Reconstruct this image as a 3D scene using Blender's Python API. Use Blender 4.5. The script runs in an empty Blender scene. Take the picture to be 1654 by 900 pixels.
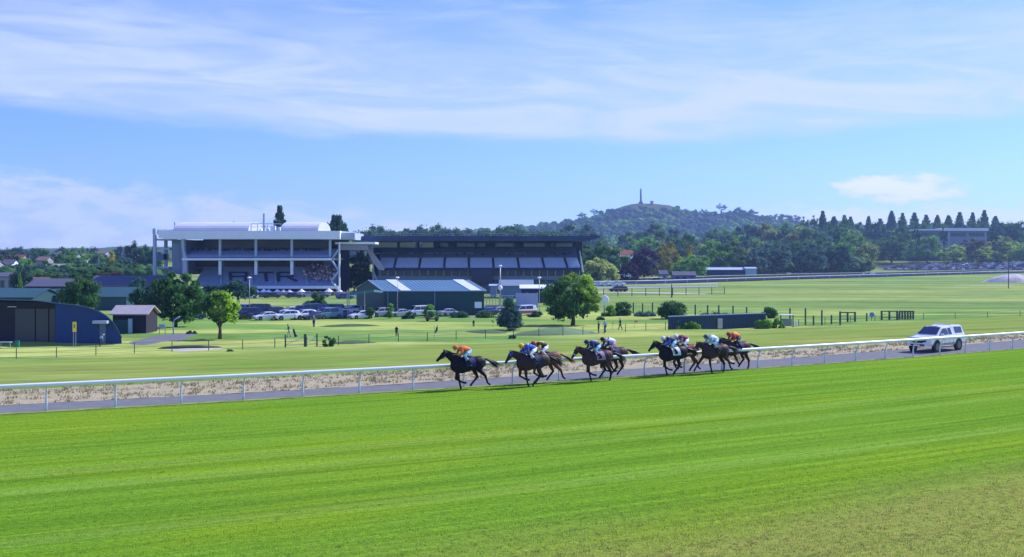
import bpy, bmesh, math, random
import numpy as np
from mathutils import Vector, Matrix
R = math.radians
random.seed(7); rng = np.random.default_rng(7)
sc = bpy.context.scene
COL = sc.collection
# ------------------------------------------------------------------ camera
F, CX, HY, EYE, LOW = 1800.0, 827.0, 415.0, 6.5, -4.3
cam_d = bpy.data.cameras.new('camera'); cam = bpy.data.objects.new('camera', cam_d); COL.objects.link(cam)
cam.location = (0, 0, EYE); cam.rotation_euler = (R(90), 0, 0)
cam_d.sensor_fit = 'HORIZONTAL'; cam_d.sensor_width = 36; cam_d.lens = 36*F/1654; cam_d.shift_y = -35/1654
cam_d.clip_start = .1; cam_d.clip_end = 9000
sc.camera = cam
# ------------------------------------------------------------------ sun, sky, exposure
SUN_EL, SUN_AZ = 40.0, 34.0          # azimuth counted from +X towards +Y (behind the scene, to the right)
sv = Vector((math.cos(R(SUN_EL))*math.cos(R(SUN_AZ)), math.cos(R(SUN_EL))*math.sin(R(SUN_AZ)), math.sin(R(SUN_EL))))
sl = bpy.data.lights.new('sun', 'SUN'); sl.energy = 4.9; sl.angle = R(.5); sl.color = (1, .95, .86)
so = bpy.data.objects.new('sun', sl); COL.objects.link(so); so.rotation_euler = (-sv).to_track_quat('-Z', 'Y').to_euler()
sc.view_settings.view_transform = 'Standard'; sc.view_settings.look = 'None'; sc.view_settings.gamma = 1
sc.view_settings.exposure = .40
W = bpy.data.worlds.new('World'); sc.world = W; W.use_nodes = True
nt = W.node_tree; nt.nodes.clear()
def N(t, kind, **kw):
    n = t.nodes.new(kind)
    for k, v in kw.items(): setattr(n, k, v)
    return n
class G:                               # tiny expression helper for math nodes
    def __init__(s, t): s.t = t
    def m(s, op, a, b=None, c=None):
        n = N(s.t, 'ShaderNodeMath', operation=op)
        for i, v in enumerate((a, b, c)):
            if v is None: continue
            if isinstance(v, (int, float)): n.inputs[i].default_value = v
            else: s.t.links.new(v, n.inputs[i])
        return n.outputs[0]
    def ss(s, x, a, b):                # smoothstep
        n = N(s.t, 'ShaderNodeMapRange', interpolation_type='SMOOTHSTEP')
        s.t.links.new(x, n.inputs[0])
        n.inputs[1].default_value = a; n.inputs[2].default_value = b
        return n.outputs[0]
    def noise(s, vec, scale, detail=4, rough=.55, dist=0.):
        n = N(s.t, 'ShaderNodeTexNoise'); s.t.links.new(vec, n.inputs['Vector'])
        n.inputs['Scale'].default_value = scale; n.inputs['Detail'].default_value = detail
        n.inputs['Roughness'].default_value = rough; n.inputs['Distortion'].default_value = dist
        return n.outputs[0]
    def xyz(s, x, y, z=0.):
        n = N(s.t, 'ShaderNodeCombineXYZ')
        for i, v in enumerate((x, y, z)):
            if isinstance(v, (int, float)): n.inputs[i].default_value = v
            else: s.t.links.new(v, n.inputs[i])
        return n.outputs[0]
g = G(nt)
sky = N(nt, 'ShaderNodeTexSky', sky_type='NISHITA', sun_disc=False)
sky.sun_elevation = R(SUN_EL); sky.sun_rotation = R(90-SUN_AZ); sky.altitude = 50
sky.air_density = 1.0; sky.dust_density = .25; sky.ozone_density = 3.0
tc = N(nt, 'ShaderNodeTexCoord'); sep = N(nt, 'ShaderNodeSeparateXYZ'); nt.links.new(tc.outputs['Generated'], sep.inputs[0])
az = g.m('ARCTAN2', sep.outputs[0], sep.outputs[1]); el = g.m('ARCSINE', sep.outputs[2])
p1 = g.xyz(g.m('MULTIPLY', az, 1.0), g.m('MULTIPLY', el, 5.0), 0.)
n1 = g.noise(p1, 4.0, 6, .6, .6)
n2 = g.noise(g.xyz(g.m('ADD', g.m('MULTIPLY', az, 1.0), g.m('MULTIPLY', el, 1.5)), g.m('MULTIPLY', el, 5.5), 3.), 6.0, 6, .55, 1.6)
n3 = g.noise(g.xyz(g.m('MULTIPLY', az, 1.6), g.m('MULTIPLY', el, 4.5), 7.), 16.0, 6, .6)
# the broad cirrus band
azs = g.m('SUBTRACT', az, .09)
low = g.m('ADD', .101, g.m('MULTIPLY', g.m('MULTIPLY', azs, azs), .085))
low = g.m('ADD', low, g.m('MULTIPLY', g.m('SUBTRACT', n1, .5), .035))
rel = g.m('SUBTRACT', el, low)
edge = g.ss(rel, -.004, .013)
topf = g.m('SUBTRACT', 1., g.ss(g.m('ADD', rel, g.m('MULTIPLY', g.m('SUBTRACT', n1, .5), .12)), .035, .16))
wisp = g.m('ADD', .50, g.m('MULTIPLY', g.ss(n2, .30, .70), .50))
band = g.m('MULTIPLY', g.m('MULTIPLY', edge, topf), wisp)
thin = g.m('MULTIPLY', g.m('MULTIPLY', g.ss(n2, .36, .8), g.ss(el, .10, .2)), .55)
# pale low bank on the left, small heap and low bank on the right
lt = g.m('SUBTRACT', .073, g.m('MULTIPLY', g.m('ADD', az, .43), .105))
lt = g.m('ADD', lt, g.m('MULTIPLY', g.m('SUBTRACT', n3, .5), .035))
leftb = g.m('MULTIPLY', g.m('SUBTRACT', 1., g.ss(g.m('SUBTRACT', el, lt), -.014, .004)), g.m('ADD', .38, g.m('MULTIPLY', g.ss(n3, .38, .60), .7)))
leftb = g.m('MULTIPLY', leftb, g.m('SUBTRACT', 1., g.ss(az, -.02, .12)))
rt = g.m('ADD', g.m('MULTIPLY', g.m('SUBTRACT', n3, .5), .05), .043)
rightb = g.m('MULTIPLY', g.m('SUBTRACT', 1., g.ss(g.m('SUBTRACT', el, rt), -.010, .003)), g.ss(az, .14, .30))
cu = g.m('SUBTRACT', az, .338); cu = g.m('DIVIDE', cu, .052)
cv = g.m('DIVIDE', g.m('SUBTRACT', el, .0585), .013)
rr = g.m('ADD', g.m('MULTIPLY', cu, cu), g.m('MULTIPLY', cv, cv))
heap = g.m('SUBTRACT', 1., g.ss(g.m('ADD', rr, g.m('MULTIPLY', g.m('SUBTRACT', n3, .5), 3.4)), .15, 1.2))
cl = g.m('MAXIMUM', g.m('MAXIMUM', band, thin), g.m('MAXIMUM', g.m('MULTIPLY', leftb, 1.), g.m('MULTIPLY', rightb, .75)))
cl = g.m('MAXIMUM', cl, g.m('MULTIPLY', heap, 1.15))
cl = g.m('MULTIPLY', g.m('MINIMUM', cl, 1.), .95)
tint = N(nt, 'ShaderNodeMix', data_type='RGBA', blend_type='MULTIPLY'); tint.inputs[0].default_value = 1
nt.links.new(sky.outputs[0], tint.inputs[6]); tint.inputs[7].default_value = (.62, .825, 1.80, 1)
hi = N(nt, 'ShaderNodeMix', data_type='RGBA'); nt.links.new(g.ss(el, .28, .75), hi.inputs[0]); hi.inputs[6].default_value = (.63, .825, 1.80, 1); hi.inputs[7].default_value = (.42, .80, 2.7, 1); nt.links.new(hi.outputs[2], tint.inputs[7])
cm = N(nt, 'ShaderNodeMix', data_type='RGBA'); nt.links.new(cl, cm.inputs[0])
nt.links.new(tint.outputs[2], cm.inputs[6]); cm.inputs[7].default_value = (5.3, 6.2, 8.6, 1)
c2 = N(nt, 'ShaderNodeMix', data_type='RGBA'); nt.links.new(g.m('MINIMUM', g.m('ADD', g.m('MULTIPLY', heap, .85), g.m('MULTIPLY', rightb, .5)), 1.), c2.inputs[0]); nt.links.new(cm.outputs[2], c2.inputs[6]); c2.inputs[7].default_value = (7.6, 8.0, 9.0, 1)
bg = N(nt, 'ShaderNodeBackground'); nt.links.new(c2.outputs[2], bg.inputs[0]); bg.inputs[1].default_value = .098
wo = N(nt, 'ShaderNodeOutputWorld'); nt.links.new(bg.outputs[0], wo.inputs[0])
# ------------------------------------------------------------------ helpers
def px(p, d): return (p-CX)*d/F
def pz(p, d): return EYE-(p-HY)*d/F
def gp(x, y, z=LOW):
    d = F*(EYE-z)/(y-HY); return (px(x, d), d, z)
def tag(o, label=None, cat=None, group=None, kind=None):

    if label: o['label'] = label
    if cat: o['category'] = cat
    if group: o['group'] = group
    if kind: o['kind'] = kind
    return o
def empty(name, loc, label, cat, group=None, rz=0):
    o = bpy.data.objects.new(name, None); COL.objects.link(o); o.location = loc; o.rotation_euler = (0, 0, rz)
    o.empty_display_size = .2
    return tag(o, label, cat, group)
def off(o):
    v = Vector((0, 0, 0))
    while o is not None: v += o.location; o = o.parent
    return v
MATS = {}
def mat(name, rgb, rough=.7, var=.12, scale=2., bump=0., metal=0., spec=.3, attr=None, trans=0., stretch=None, coat=0., objrand=0., bscale=None):
    if name in MATS: return MATS[name]
    m = bpy.data.materials.new(name); m.use_nodes = True; t = m.node_tree; b = t.nodes['Principled BSDF']; q = G(t)
    c = N(t, 'ShaderNodeTexCoord'); vec = c.outputs['Object']
    if stretch:
        mp = N(t, 'ShaderNodeMapping'); mp.inputs['Rotation'].default_value = (0, 0, stretch[2]); mp.inputs['Scale'].default_value = (stretch[0], stretch[1], 1)
        t.links.new(vec, mp.inputs[0]); vec = mp.outputs[0]
    n = q.noise(vec, scale, 5, .6)
    f = q.m('MULTIPLY_ADD', q.m('SUBTRACT', n, .5), var*4, 1.)
    if objrand:
        oi = N(t, 'ShaderNodeObjectInfo'); f = q.m('MULTIPLY', f, q.m('MULTIPLY_ADD', q.m('SUBTRACT', oi.outputs['Random'], .5), objrand*2, 1.))
    if name == 'ground_grass':
        f = q.m('MULTIPLY', f, q.m('MULTIPLY_ADD', q.m('SUBTRACT', q.noise(vec, .11, 4, .6), .5), 1.1, 1.))
        f = q.m('MULTIPLY', f, q.m('MULTIPLY_ADD', q.m('SUBTRACT', q.noise(vec, .45, 3, .6), .5), .95, 1.))
    base = None
    if attr:
        a = N(t, 'ShaderNodeAttribute'); a.attribute_name = attr; base = a.outputs['Color']
    mx = N(t, 'ShaderNodeVectorMath', operation='MULTIPLY')
    if base is not None:
        t.links.new(base, mx.inputs[0])
        m2 = N(t, 'ShaderNodeVectorMath', operation='MULTIPLY'); t.links.new(mx.outputs[0], m2.inputs[0]); m2.inputs[1].default_value = rgb; outc = m2.outputs[0]
    else:
        mx.inputs[0].default_value = rgb; outc = mx.outputs[0]
    cb = q.xyz(f, f, f); t.links.new(cb, mx.inputs[1])
    t.links.new(outc, b.inputs['Base Color'])
    b.inputs['Roughness'].default_value = rough; b.inputs['Metallic'].default_value = metal
    b.inputs['Specular IOR Level'].default_value = spec; b.inputs['Coat Weight'].default_value = coat
    if bump:
        bn = N(t, 'ShaderNodeBump'); bn.inputs['Strength'].default_value = 1; bn.inputs['Distance'].default_value = bump
        t.links.new(q.noise(vec, bscale or scale*3, 4, .6), bn.inputs['Height']); t.links.new(bn.outputs[0], b.inputs['Normal'])
    if trans:
        tr = N(t, 'ShaderNodeBsdfTranslucent'); t.links.new(outc, tr.inputs[0]); ms = N(t, 'ShaderNodeMixShader'); ms.inputs[0].default_value = trans
        t.links.new(b.outputs[0], ms.inputs[1]); t.links.new(tr.outputs[0], ms.inputs[2])
        t.links.new(ms.outputs[0], t.nodes['Material Output'].inputs[0])
    MATS[name] = m; return m
def arr_mesh(name, V, Fq, mats, cols=None, midx=None, smooth=False):
    """V (n,3), Fq (m,k) index array or list of lists"""
    me = bpy.data.meshes.new(name)
    if isinstance(Fq, np.ndarray):
        k = Fq.shape[1]; nf = len(Fq)
        me.vertices.add(len(V)); me.vertices.foreach_set('co', np.asarray(V, dtype=np.float32).ravel())
        me.loops.add(nf*k); me.loops.foreach_set('vertex_index', Fq.astype(np.int32).ravel())
        me.polygons.add(nf); me.polygons.foreach_set('loop_start', np.arange(0, nf*k, k, dtype=np.int32))
        me.update(calc_edges=True)
    else:
        me.from_pydata([tuple(v) for v in V], [], [list(f) for f in Fq])
    for m in (mats if isinstance(mats, (list, tuple)) else [mats]): me.materials.append(m)
    if midx is not None: me.polygons.foreach_set('material_index', np.asarray(midx, dtype=np.int32))
    if cols is not None:
        a = me.color_attributes.new('col', 'FLOAT_COLOR', 'POINT')
        c4 = np.ones((len(V), 4), dtype=np.float32); c4[:, :3] = cols; a.data.foreach_set('color', c4.ravel())
    if smooth: me.polygons.foreach_set('use_smooth', np.ones(len(me.polygons), dtype=bool))
    me.update(); return me
def link(name, me, parent=None, loc=(0, 0, 0)):
    o = bpy.data.objects.new(name, me); COL.objects.link(o); o.location = loc
    if parent is not None: o.parent = parent
    return o
class MB:
    def __init__(s): s.v = []; s.f = []; s.c = []
    def add(s, V, Fs, col=None):
        n = len(s.v); s.v += [tuple(v) for v in V]; s.f += [[i+n for i in f] for f in Fs]
        s.c += [col or (1, 1, 1)]*len(V)
    def box(s, x0, x1, y0, y1, z0, z1, col=None):
        V = [(x, y, z) for z in (z0, z1) for y in (y0, y1) for x in (x0, x1)]
        s.add(V, [(0, 2, 3, 1), (4, 5, 7, 6), (0, 1, 5, 4), (2, 6, 7, 3), (0, 4, 6, 2), (1, 3, 7, 5)], col); return s
    def prism(s, poly, a, b, axis='y', col=None):
        """poly of 2D points extruded between a and b. axis y: (x,z); x: (y,z); z: (x,y)"""
        n = len(poly)
        def P(u, v, w): return (u, w, v) if axis == 'y' else ((w, u, v) if axis == 'x' else (u, v, w))
        V = [P(u, v, a) for u, v in poly]+[P(u, v, b) for u, v in poly]
        s.add(V, [list(range(n)), list(range(2*n-1, n-1, -1))]+[(i, n+i, n+(i+1) % n, (i+1) % n) for i in range(n)], col); return s
    def tube(s, pts, r, n=8, r2=None, col=None):
        pts = [Vector(p) for p in pts]; rings = []; V = []; L = len(pts)
        for i, p in enumerate(pts):
            t = (pts[min(i+1, L-1)]-pts[max(i-1, 0)]).normalized()
            up = Vector((0, 0, 1)) if abs(t.z) < .9 else Vector((0, 1, 0))
            a = t.cross(up).normalized(); b = a.cross(t)
            rr = r if r2 is None else r+(r2-r)*i/(L-1)
            if isinstance(r, (list, tuple)): rr = r[i]
            V += [p+a*math.cos(2*math.pi*k/n)*rr+b*math.sin(2*math.pi*k/n)*rr for k in range(n)]
        Fs = [(i*n+k, i*n+(k+1) % n, (i+1)*n+(k+1) % n, (i+1)*n+k) for i in range(L-1) for k in range(n)]
        Fs += [list(range(n))[::-1], list(range((L-1)*n, L*n))]
        s.add(V, Fs, col); return s
    def quad(s, a, b, c, d, col=None): s.add([a, b, c, d], [(0, 1, 2, 3)], col); return s
    def ell(s, c, r, nu=12, nv=8, col=None):
        V = [(c[0], c[1], c[2]+r[2])]; Fs = []
        for j in range(1, nv):
            th = math.pi*j/nv
            for i in range(nu):
                ph = 2*math.pi*i/nu; V.append((c[0]+r[0]*math.sin(th)*math.cos(ph), c[1]+r[1]*math.sin(th)*math.sin(ph), c[2]+r[2]*math.cos(th)))
        V.append((c[0], c[1], c[2]-r[2]))
        for i in range(nu):
            Fs.append((0, 1+i, 1+(i+1) % nu)); e = len(V)-1; b0 = 1+(nv-2)*nu; Fs.append((e, b0+(i+1) % nu, b0+i))
            for j in range(nv-2): a0 = 1+j*nu; Fs.append((a0+i, a0+nu+i, a0+nu+(i+1) % nu, a0+(i+1) % nu))
        s.add(V, Fs, col); return s
    def mesh(s, name, m, bevel=0, smooth=False, cols=False):
        me = arr_mesh(name, s.v, s.f, m, cols=np.array(s.c) if cols else None)
        bm = bmesh.new(); bm.from_mesh(me); bmesh.ops.recalc_face_normals(bm, faces=bm.faces)
        if bevel:
            bmesh.ops.remove_doubles(bm, verts=bm.verts, dist=1e-4)
            es = [e for e in bm.edges if len(e.link_faces) == 2 and e.calc_face_angle(0) > .5]
            bmesh.ops.bevel(bm, geom=es, offset=bevel, segments=2, affect='EDGES', clamp_overlap=True)
        bm.to_mesh(me); bm.free()
        if smooth: me.polygons.foreach_set('use_smooth', np.ones(len(me.polygons), dtype=bool))
        return me
    def build(s, name, m, parent=None, world=False, bevel=0, smooth=False, cols=False):
        if world and parent is not None:
            d = off(parent); s.v = [(v[0]-d.x, v[1]-d.y, v[2]-d.z) for v in s.v]
        return link(name, s.mesh(name, m, bevel, smooth, cols), parent)
def loft(nodes, n=12, power=1.):
    """closed tapered tube; nodes (x,y,z,halfwidth,halfheight)"""
    P = [Vector(q[:3]) for q in nodes]; V = []; L = len(P)
    for i, q in enumerate(nodes):
        t = (P[min(i+1, L-1)]-P[max(i-1, 0)]).normalized()
        s_ = Vector((0, 1, 0)) if abs(t.y) < .9 else Vector((1, 0, 0))
        u = t.cross(s_).normalized(); s2 = u.cross(t).normalized()
        V += [P[i]+s2*math.cos(2*math.pi*k/n)*q[3]+u*math.sin(2*math.pi*k/n)*q[4] for k in range(n)]
    Fs = [(i*n+k, i*n+(k+1) % n, (i+1)*n+(k+1) % n, (i+1)*n+k) for i in range(L-1) for k in range(n)]
    Fs += [list(range(n))[::-1], list(range((L-1)*n, L*n))]
    return V, Fs
def remesh(mb, name, m, voxel, smooth=4, extra=None):
    me = mb.mesh('tmp', m); o = bpy.data.objects.new('tmp', me); COL.objects.link(o)
    r = o.modifiers.new('r', 'REMESH'); r.mode = 'VOXEL'; r.voxel_size = voxel; r.use_smooth_shade = True
    s = o.modifiers.new('s', 'SMOOTH'); s.factor = .5; s.iterations = smooth
    dg = bpy.context.evaluated_depsgraph_get(); dg.update()
    out = bpy.data.meshes.new_from_object(o.evaluated_get(dg)); out.name = name
    bpy.data.objects.remove(o); bpy.data.meshes.remove(me)
    if not out.materials: out.materials.append(m)
    out.polygons.foreach_set('use_smooth', np.ones(len(out.polygons), dtype=bool))
    return out
def setmat(o, m):
    o.material_slots[0].link = 'OBJECT'; o.material_slots[0].material = m
def copy_tree(o, parent=None):
    c = o.copy(); COL.objects.link(c); c.parent = parent
    for ch in [k for k in o.children]: copy_tree(ch, c)
    return c
# ------------------------------------------------------------------ terrain
def Yt(X):
    X = np.asarray(X, float); Xc = np.clip(X, -60, 110)
    return 56.6+.545*Xc+.0019*Xc*Xc+np.where(X > 110, (X-110)*.96, 0)+np.where(X < -60, (X+60)*.3, 0)
def sst(t): t = np.clip(t, 0, 1); return t*t*(3-2*t)
ZA = np.array([(-600, 0), (0, 3), (250, 5), (600, 6), (900, 9), (1000, 9), (1200, 11), (1300, 14), (1500, 18), (1654, 18), (2400, 18)], float)
SKY = np.array([(-600, 404), (0, 403), (300, 398), (600, 388), (800, 377), (860, 369), (905, 362), (940, 355), (975, 344.5), (1000, 335), (1015, 330.5), (1030, 328.5), (1058, 329), (1080, 332), (1100, 339), (1150, 347), (1220, 353), (1300, 362), (1400, 369), (1654, 374), (2400, 376)], float)
def vnoise(x, y, seed=0):
    xi = np.floor(x); yi = np.floor(y); fx = x-xi; fy = y-yi; fx = fx*fx*(3-2*fx); fy = fy*fy*(3-2*fy)
    def h(a, b): return np.modf(np.abs(np.sin(a*127.1+b*311.7+seed*17.3)*43758.5453))[0]
    return (h(xi, yi)*(1-fx)+h(xi+1, yi)*fx)*(1-fy)+(h(xi, yi+1)*(1-fx)+h(xi+1, yi+1)*fx)*fy
def gz(X, Y):
    X = np.asarray(X, float); Y = np.asarray(Y, float)
    dY = Y-Yt(X)
    t = np.clip((dY-10)/75, 0, 1); z = LOW*(.45*t+.55*sst(t))
    golf = sst((dY-70)/20)*(1-sst((Y-176)/10))
    z = z+golf*((vnoise(X/14, Y/7, 1)-.5)*.55+(vnoise(X/5, Y/3, 2)-.5)*.16)
    u = X/np.maximum(Y, 1)*F+CX
    A = np.interp(u, ZA[:, 0], ZA[:, 1]); B = EYE+(HY-np.interp(u, SKY[:, 0], SKY[:, 1])-(vnoise(u/9., u*0, 77)-.5)*.7-(vnoise(u/31., u*0, 78)-.5)*1.6)*2600/F
    far = sst((Y-890)/250); z = z*(1-far)+A*far+far*(vnoise(X/90, Y/90, 3)-.5)*3+np.clip(Y-800, 0, 110)*.055*(1-far)
    h = np.clip((Y-1650)/950, 0, 1); h = .35*h+.65*h**2.2
    z = z+(B-A)*h*(Y <= 2600)+((B-A)*np.clip(1-(Y-2600)/650, 0, 1)**1.3)*(Y > 2600)
    z = z+h*(vnoise(X/60, Y/60, 5)-.5)*8*(np.abs(Y-2600) > 60)
    return z
def gzf(x, y): return float(gz(x, y))
ys = np.concatenate([np.arange(-40, 100, 4.), np.arange(100, 215, 1.3), np.geomspace(215, 700, 90), np.geomspace(712, 2500, 90), np.arange(2520, 2700, 16.), np.geomspace(2720, 3400, 14)])
us = np.linspace(-1, 1, 300)
UU, YY = np.meshgrid(us, ys); XX = UU*(np.maximum(YY, 0)+80); ZZ = gz(XX, YY)
dY = YY-Yt(XX)
ZZ = ZZ-.012*(dY < 9)
nr, nc = XX.shape; idx = np.arange(nr*nc).reshape(nr, nc)
Fq = np.stack([idx[:-1, :-1], idx[:-1, 1:], idx[1:, 1:], idx[1:, :-1]], -1).reshape(-1, 4)
def L3(a, b, t): return np.asarray(a)*(1-t[..., None])+np.asarray(b)*t[..., None]
slope_c = L3((.165, .265, .046), (.245, .30, .075), vnoise(XX/9, YY/6, 8))
golf_c = L3((.15, .27, .065), (.36, .42, .11), sst((vnoise(XX/26+YY/60, YY/6.5, 9)-.35)*2.2))
field_c = L3((.15, .25, .070), (.29, .345, .10), sst((vnoise(XX/120+YY/300, YY/26, 11)*.6+vnoise(XX/40, YY/9, 12)*.4-.3)*2.2))
wild_c = L3((.035, .075, .025), (.085, .12, .035), vnoise(XX/60, YY/60, 13))
c = slope_c*1.
c = c*(1-sst((dY-78)/10))[..., None]+golf_c*sst((dY-78)/10)[..., None]
t = sst((YY-205)/40)[..., None]; c = c*(1-t)+field_c*t
t = sst((YY-880)/80)[..., None]; c = c*(1-t)+wild_c*t
t = (sst((YY-2430)/120)*sst((130-np.abs(XX-330-40))/60))[..., None]; c = c*(1-t)+np.array((.085, .095, .035))*t
t = (sst((YY-806)/8)*sst((908-YY)/8)*sst((XX-262)/25))[..., None]; c = c*(1-t)+np.array((.055, .065, .055))*t
pink = sst((vnoise(XX/7, YY/3.5, 21)-.62)*4)*((dY > 10) & (dY < 60)); c = c*(1-.25*pink[..., None])+np.array((.27, .19, .10))*.25*pink[..., None]
m_ground = mat('ground_grass', (1, 1, 1), .9, .16, 1.2, bump=.06, spec=0, attr='col', stretch=(.35, 1.6, R(29)), bscale=5)
ground = link('ground', arr_mesh('ground', np.stack([XX, YY, ZZ], -1).reshape(-1, 3), Fq, m_ground, cols=c.reshape(-1, 3), smooth=True))
tag(ground, 'rolling green grass of the infield and the country beyond', None, None, 'structure')
# --- strips that follow the course: offset along Y from the turf edge
def strip(name, o0, o1, z, m, label, x0=-62, x1=110, wob=0, n=240):
    V = []; Fs = []
    for i in range(n+1):
        X = x0+(x1-x0)*i/n; y = float(Yt(X)); w = (random.random()-.5)*wob
        a0 = o0(X) if callable(o0) else o0; a1 = o1(X) if callable(o1) else o1; V += [(X, y+a0+(w if a0 > -20 else 0), z), (X, y+a1+(random.random()-.5)*wob, z)]
    Fs = [(2*i, 2*i+2, 2*i+3, 2*i+1) for i in range(n)]
    return tag(link(name, arr_mesh(name, V, Fs, m)), label, None, None, 'structure')
def turf_material():
    m = bpy.data.materials.new('race_turf'); m.use_nodes = True; t = m.node_tree; b = t.nodes['Principled BSDF']; q = G(t)
    co = N(t, 'ShaderNodeTexCoord'); sp = N(t, 'ShaderNodeSeparateXYZ'); t.links.new(co.outputs['Object'], sp.inputs[0]); x, y = sp.outputs[0], sp.outputs[1]
    v = q.m('SUBTRACT', y, q.m('ADD', q.m('ADD', 56.6, q.m('MULTIPLY', x, .545)), q.m('MULTIPLY', q.m('MULTIPLY', x, x), .0019)))
    def rgbmix(f, a, bb):
        n = N(t, 'ShaderNodeMix', data_type='RGBA')
        t.links.new(f, n.inputs[0])
        for k, s in ((6, a), (7, bb)):
            if isinstance(s, tuple): n.inputs[k].default_value = (*s, 1)
            else: t.links.new(s, n.inputs[k])
        return n.outputs[2]
    st = q.noise(q.xyz(q.m('MULTIPLY', x, .035), q.m('MULTIPLY', v, .55), 0), 1.6, 4, .62)      # streaks along the course
    fine = q.noise(q.xyz(q.m('MULTIPLY', x, .6), q.m('MULTIPLY', v, 2.2), 0), 3.2, 5, .7)
    big = q.noise(q.xyz(q.m('MULTIPLY', x, .09), q.m('MULTIPLY', v, .16), 4), 1., 3, .5)
    blade = q.noise(co.outputs['Object'], 26., 3, .7)
    g1 = rgbmix(q.ss(st, .34, .66), (.100, .235, .022), (.160, .305, .034))
    g2 = rgbmix(q.ss(fine, .3, .75), g1, (.165, .315, .018))
    g3 = rgbmix(q.m('MULTIPLY', q.ss(big, .45, .7), .4), g2, (.235, .345, .018))
    vj = q.m('ADD', v, q.m('MULTIPLY', q.m('SUBTRACT', big, .5), 7.))
    # two long pale wheel marks with darker lines beside them
    for c0, wd, col, k in ((-15.6, .55, (.25, .39, .08), .45), (-16.9, .28, (.085, .20, .02), .6), (-18.6, .5, (.25, .39, .08), .4), (-19.8, .25, (.085, .2, .02), .45), (-23.5, .35, (.09, .2, .02), .4), (-25.4, .6, (.23, .35, .07), .35)):
        dd = q.m('ABSOLUTE', q.m('SUBTRACT', q.m('ADD', v, q.m('MULTIPLY', q.m('SUBTRACT', st, .5), .9)), c0))
        k2 = q.m('MULTIPLY', q.m('MULTIPLY', q.m('SUBTRACT', 1., q.ss(dd, wd*.3, wd*1.5)), k), q.ss(fine, .25, .6))
        g3 = rgbmix(k2, g3, col)
    th = q.noise(q.xyz(q.m('MULTIPLY', x, .045), q.m('MULTIPLY', v, 2.6), 11), 1.0, 5, .75)
    sc3 = q.m('MULTIPLY_ADD', q.m('SUBTRACT', th, .5), 1.5, 1.)
    gs3 = N(t, 'ShaderNodeVectorMath', operation='SCALE'); t.links.new(g3, gs3.inputs[0]); t.links.new(sc3, gs3.inputs['Scale']); g3 = gs3.outputs[0]
    dry = q.m('SUBTRACT', 1., q.ss(vj, -35, -28.5)); dry = q.m('MULTIPLY', dry, q.m('ADD', .42, q.m('MULTIPLY', q.ss(fine, .3, .7), .58)))
    dry = q.m('MULTIPLY', dry, q.ss(x, -16, 2))
    g4 = rgbmix(q.m('MULTIPLY', dry, .8), g3, (.34, .31, .085))
    weeds = q.noise(q.xyz(q.m('MULTIPLY', x, .5), q.m('MULTIPLY', y, .8), 9), 1.4, 5, .7)
    g4 = rgbmix(q.m('MULTIPLY', q.ss(weeds, .66, .74), dry), g4, (.07, .14, .045))
    mid = q.noise(q.xyz(q.m('MULTIPLY', x, .7), q.m('MULTIPLY', y, .9), 2.), 7.5, 4, .75)
    bl = q.m('MULTIPLY_ADD', q.m('ADD', q.m('MULTIPLY', q.m('SUBTRACT', blade, .5), .7), q.m('MULTIPLY', q.m('SUBTRACT', mid, .5), 1.1)), 1.2, 1.)
    edge = q.m('MULTIPLY', q.ss(v, -.55, -.1), .7); g5 = rgbmix(edge, g4, (.23, .28, .07))
    mm = N(t, 'ShaderNodeVectorMath', operation='SCALE'); t.links.new(g5, mm.inputs[0]); t.links.new(bl, mm.inputs['Scale'])
    t.links.new(mm.outputs[0], b.inputs['Base Color']); b.inputs['Roughness'].default_value = .85; b.inputs['Specular IOR Level'].default_value = 0
    
    bn = N(t, 'ShaderNodeBump'); bn.inputs['Distance'].default_value = .07
    t.links.new(q.m('ADD', q.m('MULTIPLY', blade, .5), q.noise(co.outputs['Object'], 7., 4, .7)), bn.inputs['Height']); t.links.new(bn.outputs[0], b.inputs['Normal'])
    return m
m_turf = turf_material()
strip('track_turf', -130, 0, 0, m_turf, 'bright green mown racing turf with long pale streaks')
m_asph = mat('asphalt', (.155, .165, .18), .9, .15, 1.5, bump=.02, spec=.05, bscale=20)
m_straw = mat('straw', (.38, .335, .21), .95, .2, 1.3, bump=.1, spec=.05, stretch=(.6, 1.5, R(29)), bscale=6)
m_lip = mat('verge_grass', (.22, .27, .09), .95, .25, 2, bump=.05, spec=.05)
strip('grass_edge', 0, .55, .004, m_lip, 'thin dry grass edge between turf and service road', wob=.12)
road_out = lambda X: 3.3+max(0., X+8)*.052
strip('service_road', .55, road_out, .004, m_asph, 'narrow grey asphalt service road beside the running rail', wob=.06)
strip('rough_bank', road_out, lambda X: 10.+max(0., X+8)*.01, .004, m_straw, 'strip of pale dry straw coloured rough ground', wob=.5)
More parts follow.
